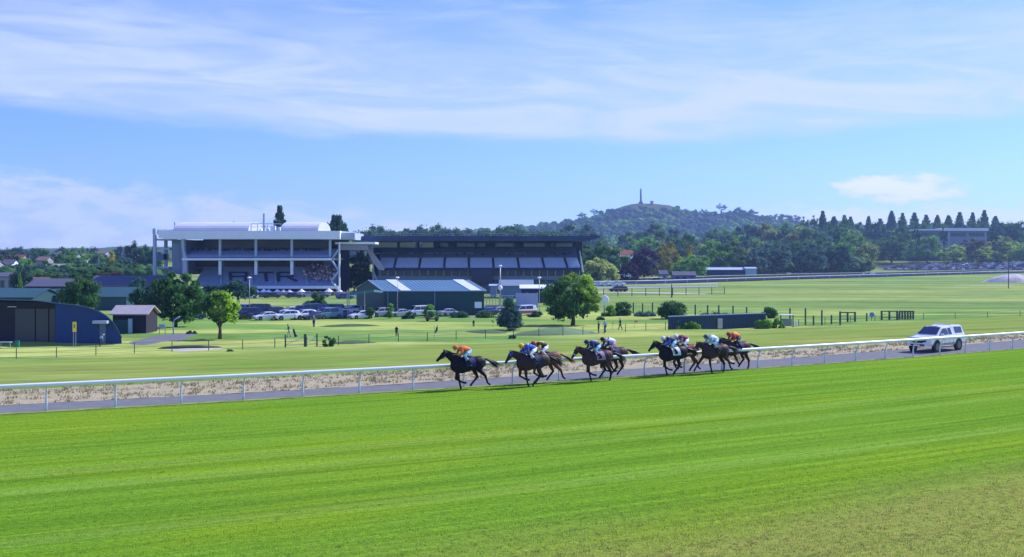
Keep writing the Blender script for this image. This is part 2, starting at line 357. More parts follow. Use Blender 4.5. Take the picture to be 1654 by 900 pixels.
# ------------------------------------------------------------------ tussocks and blades
def tufts(name, P, h, spread, m, label, blades=5, cols=None):
    n = len(P); k = n*blades
    base = np.repeat(P, blades, 0)+np.c_[rng.normal(0, spread, (k, 2)), np.zeros(k)]
    a = rng.uniform(0, 2*np.pi, k); w = h*.16; hh = h*rng.uniform(.5, 1.2, k)
    d = np.c_[np.cos(a), np.sin(a), np.zeros(k)]; lean = np.c_[rng.normal(0, .45, (k, 2)), np.ones(k)]
    V = np.stack([base-d*w, base+d*w, base+lean*hh[:, None]], 1).reshape(-1, 3)
    cc = np.repeat(cols, blades*3, 0) if cols is not None else None
    return tag(link(name, arr_mesh(name, V, np.arange(3*k).reshape(-1, 3), m, cols=cc)), label, None, None, 'stuff')
n = 15000; X = rng.uniform(-48, 85, n); o_ = rng.uniform(3.3, 10.4, n); keep = (vnoise(X*1.1, o_*1.5, 31) > rng.uniform(.25, .85, n)) & (o_ > 3.4+np.maximum(0, X+8)*.052); X, o_ = X[keep], o_[keep]
pal = np.array([(.40, .35, .21), (.37, .32, .18), (.33, .29, .15), (.29, .28, .12), (.44, .38, .24)])
tufts('dry_tussocks', np.c_[X, Yt(X)+o_, np.zeros(len(X))], .14, .07, mat('tussock', (1, 1, 1), .9, .1, attr='col', spec=.05), 'dry brown grass tussocks all along the rough bank', 5, pal[rng.integers(0, 5, len(X))])
n = 26000; Y = 21+22*rng.random(n)**1.5; X = rng.uniform(-.5, .52, n)*Y; v = Y-Yt(X); keep = rng.random(n) < np.clip((-26-v)/7, .12, 1); X, Y, v = X[keep], Y[keep], v[keep]
dryp = np.clip((-27-v)/6, 0, 1)*np.clip((X+8)/10, 0, 1); cg = np.array([(.14, .29, .025), (.19, .36, .04), (.12, .26, .02)])[rng.integers(0, 3, len(X))]; cd = np.array([(.34, .28, .11), (.26, .24, .07), (.16, .2, .05)])[rng.integers(0, 3, len(X))]
pick = (rng.random(len(X)) < dryp)[:, None]
tufts('turf_blades', np.c_[X, Y, np.zeros(len(X))], .04, .06, mat('blade', (1, 1, 1), .8, .05, attr='col', spec=.1, trans=.25), 'short green and straw coloured grass blades in the foreground turf', 6, np.where(pick, cd, cg))
# ------------------------------------------------------------------ foliage
def leafmat(name, rgb, trans=.42): return mat(name, rgb, .75, .10, .4, attr='col', trans=trans, spec=.15)
LM = {k: leafmat('leaves_'+k, c) for k, c in dict(dark=(.060, .165, .042), deep=(.040, .120, .075), green=(.14, .33, .040), olive=(.24, .30, .075), lime=(.34, .50, .040),
      gold=(.26, .25, .022), pale=(.42, .50, .14), purple=(.050, .026, .075), yellow=(.42, .40, .03), blueish=(.065, .150, .125), brown=(.100, .090, .045)).items()}
m_bark = mat('bark', (.10, .075, .05), .9, .25, 3, bump=.03)
ICO = bmesh.new(); bmesh.ops.create_icosphere(ICO, subdivisions=2, radius=1); ICOV = np.array([v.co[:] for v in ICO.verts]); ICOF = np.array([[v.index for v in f.verts] for f in ICO.faces]); ICO.free()
def leaves(C, r, per, leaf, rs, outward=.8, tone=None):
    """leaf quads spread over clumps. C (n,3) clump centres, r (n,) radii"""
    n = len(C); k = n*per
    d = rs.normal(0, 1, (k, 3)); d /= np.linalg.norm(d, axis=1)[:, None]
    rad = rs.uniform(.5, 1.12, k)+(rs.random(k) < .12)*rs.uniform(0, .35, k); c = np.repeat(C, per, 0); rr = np.repeat(r, per)
    p = c+d*(rr*rad)[:, None]*np.array([1, 1, .8])
    nn = d*outward+rs.normal(0, .5, (k, 3)); nn /= np.linalg.norm(nn, axis=1)[:, None]
    t = np.cross(nn, rs.normal(0, 1, (k, 3))); t /= np.linalg.norm(t, axis=1)[:, None]; b = np.cross(nn, t)
    s = leaf*rs.uniform(.6, 1.35, k)[:, None]
    V = np.stack([p-t*s, p-b*s*.6, p+t*s, p+b*s*.6], 1).reshape(-1, 3)
    col = rs.uniform(.7, 1.35, k)*np.repeat((rs.uniform(.72, 1.3, n) if tone is None else tone), per)
    warm = rs.uniform(-.12, .12, k); cc = np.stack([col*(1+warm), col, col*(1-warm)], 1)
    return V, np.arange(4*k).reshape(-1, 4), np.repeat(cc, 4, 0)
def cores(C, r, rs, f=.72):
    V = []; Fs = []
    for i, (c, q) in enumerate(zip(C, r)):
        V.append(c+ICOV*q*f*rs.uniform(.8, 1.1, (len(ICOV), 1))*np.array([1, 1, .8])); Fs.append(ICOF+i*len(ICOV))
    V = np.concatenate(V); return V, np.concatenate(Fs)
def join_mesh(name, parts, mats, smooth=False):
    """parts: (V,F,cols,matindex); quads or tris mixed -> polygons"""
    Vs = []; ls = []; tot = []; cs = []; mi = []; o = 0
    for V, Fa, c, k in parts:
        Vs.append(V); ls.append((Fa+o).ravel()); tot += [Fa.shape[1]]*len(Fa); o += len(V); mi += [k]*len(Fa)
        cs.append(np.ones((len(V), 3))*(np.array(c) if np.ndim(c) <= 1 else c))
    V = np.concatenate(Vs); lp = np.concatenate(ls); tot = np.array(tot); st = np.concatenate([[0], np.cumsum(tot)[:-1]])
    me = bpy.data.meshes.new(name); me.vertices.add(len(V)); me.vertices.foreach_set('co', V.astype(np.float32).ravel())
    me.loops.add(len(lp)); me.loops.foreach_set('vertex_index', lp.astype(np.int32)); me.polygons.add(len(tot)); me.polygons.foreach_set('loop_start', st.astype(np.int32))
    me.update(calc_edges=True)
    for m in mats: me.materials.append(m)
    me.polygons.foreach_set('material_index', np.array(mi, dtype=np.int32))
    a = me.color_attributes.new('col', 'FLOAT_COLOR', 'POINT'); c4 = np.ones((len(V), 4), dtype=np.float32); c4[:, :3] = np.concatenate(cs); a.data.foreach_set('color', c4.ravel()); me.update()
    return me
def crown_pts(kind, n, rs):
    """clump centres in a unit crown: x,y in -.5...5, z 0..1"""
    P = []
    while len(P) < n:
        p = rs.uniform(-1, 1, 3)
        if kind == 'dome':
            z = p[2]*.5+.5; w = math.sqrt(max(0, 1-((z-.35)/.66)**2)) if z > .35 else .75+.25*z/.35
        elif kind == 'cone': z = p[2]*.5+.5; w = (1-z)**.8*.95+.05
        elif kind == 'mush': z = p[2]*.5+.5; w = math.sqrt(max(0, 1-z*z))
        elif kind == 'spread': z = p[2]*.5+.5; w = math.sin(math.pi*min(1, z*.85+.15))**.5
        else: z = p[2]*.5+.5; w = math.sqrt(max(0, 1-(2*z-1)**2))
        r = math.hypot(p[0], p[1])
        if r > w or (r < w*.45 and z < .75): continue
        P.append((p[0]*.5, p[1]*.5, z))
    return np.array(P)
def make_crown(kind, n, per, leaf, seed, cr=.17, core=True):
    rs = np.random.default_rng(seed); C = crown_pts(kind, n, rs)*.86+np.array([0, 0, .07]); r = cr*rs.uniform(.45, 1.25, n)
    lob = rs.normal(0, .05, (n, 3)); C = C+lob
    V, Fq, c = leaves(C, r, per, leaf, rs, tone=None); parts = [(V, Fq, c, 0)]
    if core: a, b = cores(C, r, rs, .55); parts.append((a, b, (.75, .75, .75), 0))
    return parts
def limbs(h0, seed, n=6, r=.03):
    """unit trunk with limbs: crown spans h0..1"""
    rs = random.Random(seed); m = MB()
    m.tube([(0, 0, -.04), (.01, 0, h0*.6), (0, .01, h0+.12)], [r*1.45, r, r*.75], 8)
    for i in range(n):
        a = 2*math.pi*i/n+rs.random(); m.tube([(0, 0, h0*(.75+.3*rs.random())), (.12*math.cos(a), .12*math.sin(a), h0+.14), (.27*math.cos(a), .27*math.sin(a), h0+.36)], [r*.6, r*.42, r*.15], 6)
    return m
# near trees: Empty > trunk, crown, built at true size
def near_tree(name, label, cat, x, ytop, w_px, base, kind, leafkey, n=46, per=150, leaf=.2, h0=.2, seed=1, group=None, toplit=None, limb=6, cr=.17, z=None, tr=.03):
    bx, by, bz = gp(x, base) if z is None else z; bz = gzf(bx, by)
    H = pz(ytop, by)-bz; Wd = w_px*by/F
    t = empty(name, (bx, by, bz), label, cat, group)
    m = limbs(h0, seed, limb, tr); m.v = [(a*Wd, b*Wd, c*H) for a, b, c in m.v]; m.build('trunk', m_bark, t, smooth=True)
    rs = np.random.default_rng(seed); C = crown_pts(kind, n, rs)*np.array([.88, .88, .86])+np.array([0, 0, .07]); C[:, 2] = h0+C[:, 2]*(1-h0)
    C = C*np.array([Wd, Wd, H]); C = C+rs.normal(0, .035, C.shape)*Wd; r = cr*(Wd+H*(1-h0))/2*rs.uniform(.42, 1.2, n)
    V, Fq, c = leaves(C, r, per, leaf, rs); a, b = cores(C, r, rs, .6)
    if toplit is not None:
        k = np.clip((V[:, 2]/H-.45)*1.2+(V[:, 0]/Wd)*1.3+vnoise(V[:, 0]*1.2, V[:, 2]*1.2, seed)-.42, 0, 1)[:, None]  # gold foliage plus sunlit tint painted in towards the crown's top and right
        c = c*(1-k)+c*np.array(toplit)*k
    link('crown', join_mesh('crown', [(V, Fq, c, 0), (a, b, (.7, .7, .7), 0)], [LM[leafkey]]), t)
    return t
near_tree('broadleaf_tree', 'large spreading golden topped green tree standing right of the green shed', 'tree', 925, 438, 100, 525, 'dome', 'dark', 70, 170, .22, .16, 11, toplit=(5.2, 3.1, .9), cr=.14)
near_tree('conifer_tree', 'bushy grey blue conifer with spiky top left of the big spreading tree', 'tree', 823, 478, 46, 534, 'cone', 'blueish', 60, 120, .16, .03, 12, cr=.15)
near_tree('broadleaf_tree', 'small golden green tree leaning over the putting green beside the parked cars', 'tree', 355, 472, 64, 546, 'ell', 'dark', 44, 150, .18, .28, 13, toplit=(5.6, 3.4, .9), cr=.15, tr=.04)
near_tree('broadleaf_tree', 'very large dark broadleaf tree in front of the left end of the white grandstand', 'tree', 283, 443, 98, 528, 'dome', 'dark', 80, 170, .26, .14, 14, cr=.14)
near_tree('broadleaf_tree', 'dark rounded tree rising behind the blue arched building', 'tree', 128, 450, 66, 512, 'ell', 'dark', 50, 150, .24, .1, 15, cr=.16)
near_tree('broadleaf_tree', 'small dark tree with bare trunk in front of the umbrellas', 'tree', 384, 455, 68, 492, 'mush', 'deep', 40, 120, .3, .38, 16, cr=.17)
near_tree('broadleaf_tree', 'low dark tree left of the bare trunked one under the stand', 'tree', 350, 458, 50, 492, 'mush', 'deep', 30, 110, .3, .15, 17, cr=.18)
near_tree('broadleaf_tree', 'dark tree beside the tin roofed dark shed', 'tree', 236, 462, 50, 520, 'ell', 'deep', 36, 120, .26, .12, 18, cr=.17)
near_tree('willow_tree', 'pale olive mound shaped tree at the right end of the dark grandstand', 'tree', 968, 418, 66, 458, 'mush', 'pale', 130, 110, .5, .04, 19, cr=.13)
near_tree('small_tree', 'round dark green tree between two rows of parked cars', 'tree', 512, 475, 34, 498, 'mush', 'dark', 24, 110, .24, .05, 20, cr=.2)
# shrubs: one mesh each
def shrub(label, x, ytop, w_px, base, key, kind='mush', n=22, per=90, leaf=.14, seed=0, group=None, name='shrub', cr=.2):
    bx, by, _ = gp(x, base); bz = gzf(bx, by); H = pz(ytop, by)-bz; Wd = w_px*by/F; rs = np.random.default_rng(seed+500)
    C = crown_pts(kind, n, rs)*np.array([.85, .6, .8])*np.array([Wd, Wd, H]); r = cr*(Wd+H)/2*rs.uniform(.7, 1.2, n)
    V, Fq, c = leaves(C, r, per, leaf, rs); a, b = cores(C, r, rs, .65)
    o = link(name, join_mesh(name, [(V, Fq, c, 0), (a, b, (.7, .7, .7), 0)], [LM[key]]), None, (bx, by, bz))
    return tag(o, label, 'shrub', group)
shrub('tall double topped dark bush left end of the blue hoarding', 1085, 484, 50, 515, 'dark', 'ell', 30, 120, .2, 1)
shrub('dark bush right of the big golden tree', 1005, 484, 34, 510, 'dark', 'mush', 24, 100, .18, 2)
shrub('pale green bush touching the right side of the golden tree', 983, 491, 24, 511, 'green', 'mush', 18, 100, .18, 3)
shrub('rounded bush growing above the right end of the blue hoarding', 1241, 492, 27, 514, 'dark', 'ell', 22, 110, .18, 4)
shrub('low green shrub spilling over the right end of the blue hoarding', 1232, 513, 34, 530, 'green', 'mush', 18, 100, .15, 5)
shrub('low green shrub beside the small white roofed shelter', 1256, 513, 22, 529, 'green', 'mush', 14, 100, .15, 6)
shrub('clipped green hedge block at the left end of the blue hoarding', 1091, 513, 26, 533, 'green', 'mush', 18, 120, .14, 7)
shrub('pale green shrubs along the front of the blue hoarding beside the clipped hedge block', 1117, 517, 32, 533, 'green', 'mush', 16, 110, .13, 31)
shrub('small leafy sapling beside the golf fence gate', 531, 540, 22, 561, 'dark', 'ell', 14, 60, .11, 8, cr=.17)
shrub('tiny clipped dark bush just inside the golf fence', 828, 541, 13, 549, 'deep', 'mush', 10, 80, .09, 9)
shrub('dark round bush at the foot of the blue arched building', 145, 533, 20, 553, 'deep', 'ell', 14, 100, .1, 10)
shrub('low dark shrub beside the putting green left of the golden tree', 308, 533, 18, 541, 'deep', 'mush', 10, 80, .1, 11)
shrub('small bush below the right side of the golden tree', 970, 508, 17, 517, 'dark', 'mush', 10, 80, .12, 12)
shrub('bush between parked cars left of the green shed', 597, 492, 15, 515, 'dark', 'ell', 14, 90, .13, 13)
shrub('narrow upright bush near the left corner of the green shed', 630, 483, 11, 515, 'green', 'ell', 12, 80, .12, 14)
shrub('tall pale green bush in front of the middle of the green shed', 695, 489, 24, 513, 'green', 'ell', 20, 100, .14, 15)
shrub('low dark hedge patch right of the lamp post by the green shed', 661, 501, 26, 515, 'deep', 'mush', 14, 90, .13, 16)
shrub('low dark hedge patch in front of the right half of the green shed', 742, 502, 40, 513, 'deep', 'mush', 20, 90, .13, 17)
shrub('low dark hedge below the white notice on the green shed', 782, 503, 40, 513, 'dark', 'mush', 20, 90, .13, 18)
shrub('low dark hedge between the conifer and the golden tree', 868, 503, 34, 512, 'deep', 'mush', 20, 90, .13, 19)
shrub('low spiky hedge along the posts right of the golden tree', 1040, 504, 44, 511, 'blueish', 'mush', 20, 90, .13, 20)
shrub('low scrub at the foot of the tall posts above the blue hoarding', 1155, 506, 60, 514, 'deep', 'mush', 26, 90, .13, 21)
shrub('small dark bush beside the round tree between the car rows', 496, 484, 16, 499, 'deep', 'ell', 12, 90, .2, 22)
shrub('low shrub at the right end of the sand bunker', 372, 564, 14, 570, 'dark', 'mush', 8, 80, .08, 23)
# ---- shared variants for the distance (unit crown 1 x 1, scaled)
VAR = {}
def umbrella_variant(key, seed):
    rs = np.random.default_rng(seed); parts = make_crown('mush', 26, 60, .034, seed, .13); parts = [(np.c_[V[:, :2], .62+V[:, 2]*.38], Fq, c, k) for V, Fq, c, k in parts]
    t = limbs(.5, seed, 5, .03); VAR[key] = join_mesh(key, parts+[(np.array(t.v), np.array([f for f in t.f if len(f) == 4]), (1, 1, 1), 1)], [LM['dark'], m_bark])
def variant(key, kind, n, per, leaf, seed, h0=.12, cr=.17):
    tr = limbs(h0, seed, 4, .03); tv = np.array(tr.v); parts = make_crown(kind, n, per, leaf, seed, cr)
    tf = [f for f in tr.f if len(f) == 4]
    parts = [(np.c_[V[:, :2], h0+V[:, 2]*(1-h0)], Fq, c, k) for V, Fq, c, k in parts]+[(tv, np.array(tf), (1, 1, 1), 1)]
    VAR[key] = join_mesh(key, parts, [LM['dark'], m_bark])
for i, (kd, n, cr) in enumerate([('dome', 34, .17), ('ell', 30, .18), ('mush', 30, .19), ('spread', 26, .16), ('dome', 44, .15), ('ell', 24, .2)]):
    variant('broad%d' % i, kd, n, 60, .034, 40+i, .1, cr)
variant('conifer', 'cone', 40, 60, .03, 60, .05, .12)
def pine_var(key, seed, tiers=13, open_=0):
    rs = np.random.default_rng(seed); C = []; r = []
    for k in range(tiers):
        z = .12+.85*k/(tiers-1) if not open_ else .62+.34*k/(tiers-1); w = (.50*(1-z)**.85+.03)*rs.uniform(.85, 1.1) if not open_ else (.48*min(1, (1-z)*3.2+.22)*rs.uniform(.7, 1.1))
        for j in range(7):
            a = 2*math.pi*(j+rs.random()*.6)/7
            for q in (.35, .7, 1.): C.append((w*q*math.cos(a), w*q*math.sin(a), z+.03*q)); r.append(.055+.03*(1-z))
    C = np.array(C); r = np.array(r); V, Fq, c = leaves(C, r, 20, .034, rs)
    t = MB(); t.tube([(0, 0, -.02), (0, 0, .5), (0, 0, 1)], [.022, .014, .004], 6)
    V[:, 2] = np.maximum(V[:, 2], .02)
    VAR[key] = join_mesh(key, [(V, Fq, c, 0), (np.array(t.v), np.array([f for f in t.f if len(f) == 4]), (1, 1, 1), 1)], [LM['deep'], m_bark])
pine_var('pine0', 71); pine_var('pine1', 72, 10); pine_var('pine_flat', 73, 9, 1); umbrella_variant('pine_open', 74)
def tree(x, ytop, w_px, d, key, leafkey, label, group, name='tree', cat='tree', z=None, rz=None):
    X = px(x, d); b = gzf(X, d) if z is None else z; H = max(2.5, pz(ytop, d)-b); Wd = w_px*d/F
    o = link(name, VAR[key], None, (X, d, b)); o.scale = (Wd, Wd, H); o.rotation_euler = (0, 0, random.random()*6.28 if rz is None else rz)
    setmat(o, LM[leafkey]); return tag(o, label, cat, group)
rd = random.Random(3)
# skyline pines on the right
ORDS = 'first second third fourth fifth sixth seventh eighth ninth tenth eleventh twelfth thirteenth fourteenth fifteenth sixteenth'.split(); ORD = iter(ORDS)
for x, y in ((1329, 344), (1347, 350), (1364, 345), (1374, 350), (1403, 349), (1422, 352), (1440, 343), (1458, 348), (1477, 345), (1496, 345), (1514, 347), (1532, 348), (1550, 344), (1571, 345), (1590, 344), (1608, 350)):
    tree(x, y+rd.uniform(-2, 5), 22+rd.random()*9, 1080+rd.random()*80, rd.choice(('pine0', 'pine1')), rd.choice(('deep', 'blueish')), 'tall dark conical pine, %s from the left in the row along the right skyline' % next(ORD), 'skyline pines', 'pine_tree')
for x in (1616, 1630, 1645): tree(x, 362, 16, 1100, 'broad1', 'dark', 'low dark tree at the right end of the pine row', 'skyline pines', 'broadleaf_tree')
ORD = iter(ORDS)
for x in range(1340, 1660, 22): tree(x+rd.random()*8, 353+rd.random()*7, 34, 1000+rd.random()*60, 'broad%d' % rd.randrange(6), rd.choice(('deep', 'dark')), 'dark bushy tree, %s from the left at the feet of the skyline pines' % next(ORD), 'trees under the skyline pines', 'broadleaf_tree')
tree(1300, 349, 17, 1080, 'pine_open', 'dark', 'open umbrella topped tree left of the skyline pines', 'umbrella trees', 'umbrella_tree'); tree(1316, 347, 16, 1080, 'pine_open', 'dark', 'open umbrella topped tree left of the skyline pines', 'umbrella trees', 'umbrella_tree')
tree(452, 338, 46, 420, 'pine1', 'deep', 'norfolk pine rising behind the barrel roof of the white grandstand', None, 'pine_tree'); tree(544, 351, 38, 430, 'pine_flat', 'deep', 'flat topped norfolk pine behind the right end of the white grandstand roof', None, 'pine_tree')
tree(380, 353, 22, 430, 'broad1', 'deep', 'dark round treetop behind the barrel roof', None, 'broadleaf_tree')
tree(38, 397, 44, 316, 'conifer', 'deep', 'tall dark conifer among the houses on the left', None, 'conifer_tree')
tree(33, 418, 10, 306, 'conifer', 'green', 'slim pale green conifer in front of the tall dark one', None, 'conifer_tree')
tree(180, 407, 18, 520, 'broad2', 'yellow', 'bright yellow tree among the dark trees left of the white grandstand', None, 'broadleaf_tree')
for x, y, w, d, q in ((215, 390, 34, 560, 'tallest'), (232, 396, 34, 560, 'middle'), (247, 396, 30, 540, 'nearest')): tree(x, y, w, d, 'broad4', 'deep', q+' dark tree of three on the skyline left of the stair tower', 'trees beside the stair tower', 'broadleaf_tree')
# suburb trees on the left
CW = dict(dark='dark green', deep='very dark', green='mid green', blueish='blue green', brown='brownish', olive='olive', lime='light green')
def suburb_label(x, d, k):
    w = 'left of the tall dark conifer' if x < 18 else 'beside the tall dark conifer' if x < 62 else 'above the long violet roofs' if x < 120 else 'near the yellow tree' if x < 200 else 'beside the stair tower'
    return '%s suburb tree %s, %s on slope' % (CW[k], w, 'low' if d < 440 else 'midway' if d < 620 else 'high')
for i in range(95):
    d = 350*(2.4**rd.random()); x = rd.uniform(-60, 252); top = np.interp(d, (350, 450, 600, 840), (436, 419, 406, 399))+rd.uniform(-5, 6); _k = rd.choice(('dark', 'deep', 'green', 'dark', 'blueish', 'brown'))
    tree(x, top, rd.uniform(28, 50)*430/d+6, d, 'broad%d' % rd.randrange(6), _k, suburb_label(x, d, _k), 'suburb trees', 'broadleaf_tree')
for i in range(30):
    x = -60+i*10.6; tree(x, 403+rd.uniform(-6, 3), rd.uniform(22, 36), 820+rd.random()*60, 'broad%d' % rd.randrange(6), rd.choice(('deep', 'blueish', 'dark')), 'dark far tree on the left skyline, %s' % ('left of the tall dark conifer' if i < 9 else 'above the violet roofs' if i < 18 else 'near the yellow tree' if i < 25 else 'by the stair tower'), 'left skyline trees', 'broadleaf_tree')
# trees behind the dark grandstand
for i in range(38):
    x = 588+i*9.8; tree(x, 371+rd.uniform(-7, 5)-(4 if 690 < x < 740 else 0), rd.uniform(38, 66), 900+rd.random()*120, rd.choice(('broad0', 'broad1', 'broad4', 'broad2')), rd.choice(('deep', 'blueish', 'dark', 'dark')), 'dark treetop showing above the %s of the long dark grandstand roof' % ('left end', 'left half', 'middle', 'right half', 'right end')[min(4, i//8)], 'trees above the dark stand', 'broadleaf_tree')
# mid forest belt on the right, back to front
def belt_label(x, k, lk):
    w = 'by the olive mound tree' if x < 1000 else 'behind the purple trees' if x < 1100 else 'behind the white roofed shed' if x < 1230 else 'left of the far car park' if x < 1400 else 'below the pine row' if x < 1480 else 'around the hillside building' if x < 1600 else 'at the right edge'
    return '%s round tree in the %s of wooded belt %s' % (CW[lk], 'back' if k < .33 else 'middle' if k < .66 else 'front', w)
for i in range(118):
    k = i/118; x = rd.uniform(905, 1680); d = (1000-340*k) if x < 1400 else (1060-115*k)
    lo = float(np.interp(x, (905, 1000, 1100, 1300, 1400, 1500, 1654), (378, 374, 360, 360, 366, 378, 376)))+34*k
    if x > 1400: lo = lo if k < .5 else lo+4
    lk = rd.choice(('deep', 'dark', 'blueish', 'dark', 'dark', 'green', 'olive') if x < 1400 else ('dark', 'green', 'lime', 'green', 'olive', 'brown', 'dark'))
    tree(x, lo+rd.uniform(-8, 7), rd.uniform(36, 66), d+rd.random()*25, 'broad%d' % rd.randrange(6), lk, belt_label(x, k, lk), 'wooded belt trees', 'broadleaf_tree')
G2 = [(1004, 409, 30, 505, 'broad1', 'dark', 'dark green tree hiding most of the white house'), (968, 390, 72, 485, 'broad4', 'dark', 'large dark green tree right behind the end of the dark grandstand'), (935, 398, 40, 500, 'broad2', 'dark', 'dark tree half hidden by the end of the dark grandstand'),
 (1040, 397, 58, 520, 'broad0', 'purple', 'large dark purple leaved tree'), (1016, 424, 36, 480, 'broad2', 'purple', 'smaller purple leaved tree left of the large purple one'),
 (1078, 393, 52, 600, 'broad2', 'gold', 'tree with golden yellow top behind the purple trees'), (1112, 396, 24, 640, 'broad2', 'gold', 'small yellowish crown right of the golden topped tree'),
 (1114, 411, 64, 560, 'broad0', 'green', 'broad bright green tree above the small houses'), (1180, 388, 70, 650, 'broad4', 'dark', 'wide dark green tree behind the long white roofed shed'), (1236, 392, 80, 655, 'broad0', 'blueish', 'wide grey green tree right of the long white roofed shed'),
 (1160, 398, 46, 640, 'broad1', 'green', 'green tree left behind the long white roofed shed'), (1310, 392, 60, 660, 'broad4', 'blueish', 'wide grey green tree at the left end of the far car park'), (1345, 396, 60, 680, 'broad0', 'deep', 'dark tree by the left end of the far car park'),
 (1398, 386, 40, 895, 'broad5', 'green', 'bright green rounded tree behind the far car park'), (1440, 380, 56, 905, 'broad0', 'dark', 'tall green tree left of the hillside building'), (1497, 377, 46, 915, 'broad1', 'green', 'tall pale green tree in front of the hillside building'),
 (1540, 396, 46, 915, 'broad2', 'lime', 'light green rounded tree behind the far car park'), (1590, 399, 46, 915, 'broad2', 'lime', 'yellow green rounded tree behind the far car park'), (1632, 391, 60, 915, 'broad4', 'lime', 'large light green tree at the right edge behind the far car park'),
 (1612, 380, 50, 928, 'broad0', 'olive', 'olive green tree below the right end of the pine row'), (1572, 384, 44, 925, 'broad4', 'brown', 'reddish brown tree in front of the hillside building'), (1650, 396, 30, 905, 'broad1', 'green', 'green tree at the extreme right behind the far car park')]
for x, y, w, d, k, l, lab in G2: tree(x, y, w, d, k, l, lab, None, 'broadleaf_tree')
for x in (1352, 1480, 1525, 1607): tree(x, 362+rd.random()*8, 13, 770, 'pine_open', 'deep', 'palm like dark treetop poking above the far car park trees', 'palm like trees', 'palm_tree')
# screen of dark trees between the two grandstands
for x, y, w, q in ((560, 402, 34, 'tall dark tree, left of two'), (585, 400, 36, 'tall dark tree, right of two'), (572, 424, 40, 'lower dark tree, left of two'), (594, 430, 30, 'lower dark tree, right of two')): tree(x, y, w, 352, 'broad4', 'deep', q+' in the gap between the two grandstands', 'trees between the grandstands', 'broadleaf_tree')
# hill woodland: one mass of far trees
def woodland(name, pts, leafkey, label, leaf=1.25, per=70):
    rs = np.random.default_rng(9); C = []; r = []
    for X, Y, s in pts:
        z = gzf(X, Y)
        for q in range(5): C.append((X+rs.normal(0, s*.42), Y+rs.normal(0, s*.42), z+s*rs.uniform(.25, .95))); r.append(s*rs.uniform(.35, .6))
    C = np.array(C); r = np.array(r); V, Fq, c = leaves(C, r, per//5, leaf, rs); a, b = cores(C, r, rs, .85); tone = np.repeat(rs.uniform(.6, 1.2, len(C)), len(ICOV))[:, None]*np.ones((1, 3))
    tag(link(name, join_mesh(name, [(V, Fq, c, 0), (a, b, tone, 0)], [LM[leafkey]])), label, None, None, 'stuff')
ptsA = []; ptsB = []
for i in range(5200):
    d = rd.uniform(1150, 2570); x = rd.uniform(560, 1760); X = px(x, d); e = vnoise(X/110, d/140, 41)
    grassy = (940 < x < 1110 and (d > 2535 or (d > 2350 and e > .68))) or (1040 < x < 1085 and d > 2100 and e > .45) 
    if grassy and rd.random() < .93: continue
    if d > (2500 if 1000 < x < 1075 else 2545) and 962 < x < 1088: continue
    (ptsA if vnoise(X/60, d/60, 43) > .45 else ptsB).append((X, d, rd.uniform(6, 12)*(.8 if d < 1500 else 1.35 if d > 2000 else 1)))
woodland('hill_woodland', ptsA, 'deep', 'dark bluish woodland covering the volcanic hill and its foot')
woodland('hill_scrub', ptsB, 'green', 'lighter green bush scattered through the hill woodland')
ORD = iter(ORDS)
for x, y, w, k in ((941, 343, 20, 'pine_open'), (960, 337, 15, 'pine_open'), (1108, 336, 14, 'broad3'), (1137, 336, 18, 'broad3'), (1150, 340, 22, 'broad1'), (1165, 328, 18, 'pine_open'), (1180, 340, 26, 'broad4'), (1195, 334, 30, 'broad0'), (1212, 338, 28, 'broad4'), (1230, 347, 26, 'broad0'), (1250, 344, 26, 'broad3'), (1268, 344, 24, 'broad1'), (1285, 347, 22, 'broad0')):
    tree(x, y, w, 2520, k, 'deep', 'dark tree standing on the hill skyline, %s from the left' % next(ORD), 'hill skyline trees', 'broadleaf_tree')

def thicket(name, n, x0, x1, d0, d1, h0, h1, key, label, leaf=.8, per=60):
    pts = []
    for i in range(n):
        d = rd.uniform(d0, d1); X = px(rd.uniform(x0, x1), d); pts.append((X, d, rd.uniform(h0, h1)))
    woodland(name, pts, key, label, leaf, per)
thicket('suburb_shrubbery', 600, -90, 250, 370, 860, 4., 7., 'dark', 'dense garden shrubbery filling the ground between the suburb houses')
thicket('belt_undergrowth', 420, 930, 1235, 640, 1120, 6., 10., 'deep', 'dense dark undergrowth at the foot of the wooded belt', 1.)
thicket('belt_undergrowth', 300, 1235, 1400, 700, 1120, 6., 10., 'dark', 'dense green undergrowth left of the far car park', 1.)
thicket('belt_undergrowth', 300, 1400, 1720, 935, 1120, 5., 9., 'green', 'green undergrowth behind the far car park', 1.)
thicket('back_thicket', 200, 560, 960, 900, 1120, 7., 11., 'blueish', 'bluish thicket showing above the dark grandstand roof', 1.1)
# ------------------------------------------------------------------ running rail
m_rail = mat('rail_white', (.82, .83, .84), .35, .03, 3, spec=.5); m_post = mat('post_white', (.58, .64, .72), .4, .05, 3)
m_red = mat('red_paint', (.5, .06, .05), .5); m_steel = mat('galvanised', (.32, .35, .37), .45, .1, 3, metal=.5)
rr_ = empty('running_rail', (0, 56, 0), 'long white plastic running rail on curved goose neck posts', 'rail')
pts = []; X = -52.; acc = 0; posts = []; nextp = -19.66-2.75*9
while X < 100:
    y = float(Yt(X)); sl_ = (float(Yt(X+.1))-y)/.1; nrm = Vector((sl_, -1, 0)).normalized()
    pts.append((X, y, nrm)); X += .35
s0 = 0; last = None
S_ = [0.]
for (a, b, _), (c, d, _) in zip(pts[:-1], pts[1:]): S_.append(S_[-1]+math.hypot(c-a, d-b))
ref = float(np.interp(-19.66, [p[0] for p in pts], S_)); k = ref % 2.76
while k < S_[-1] and len(posts) < 60:
    Xp = float(np.interp(k, S_, [p[0] for p in pts])); i = int(np.searchsorted(S_, k)); posts.append((Xp, float(Yt(Xp)), pts[i][2])); k += 2.76
m = MB()
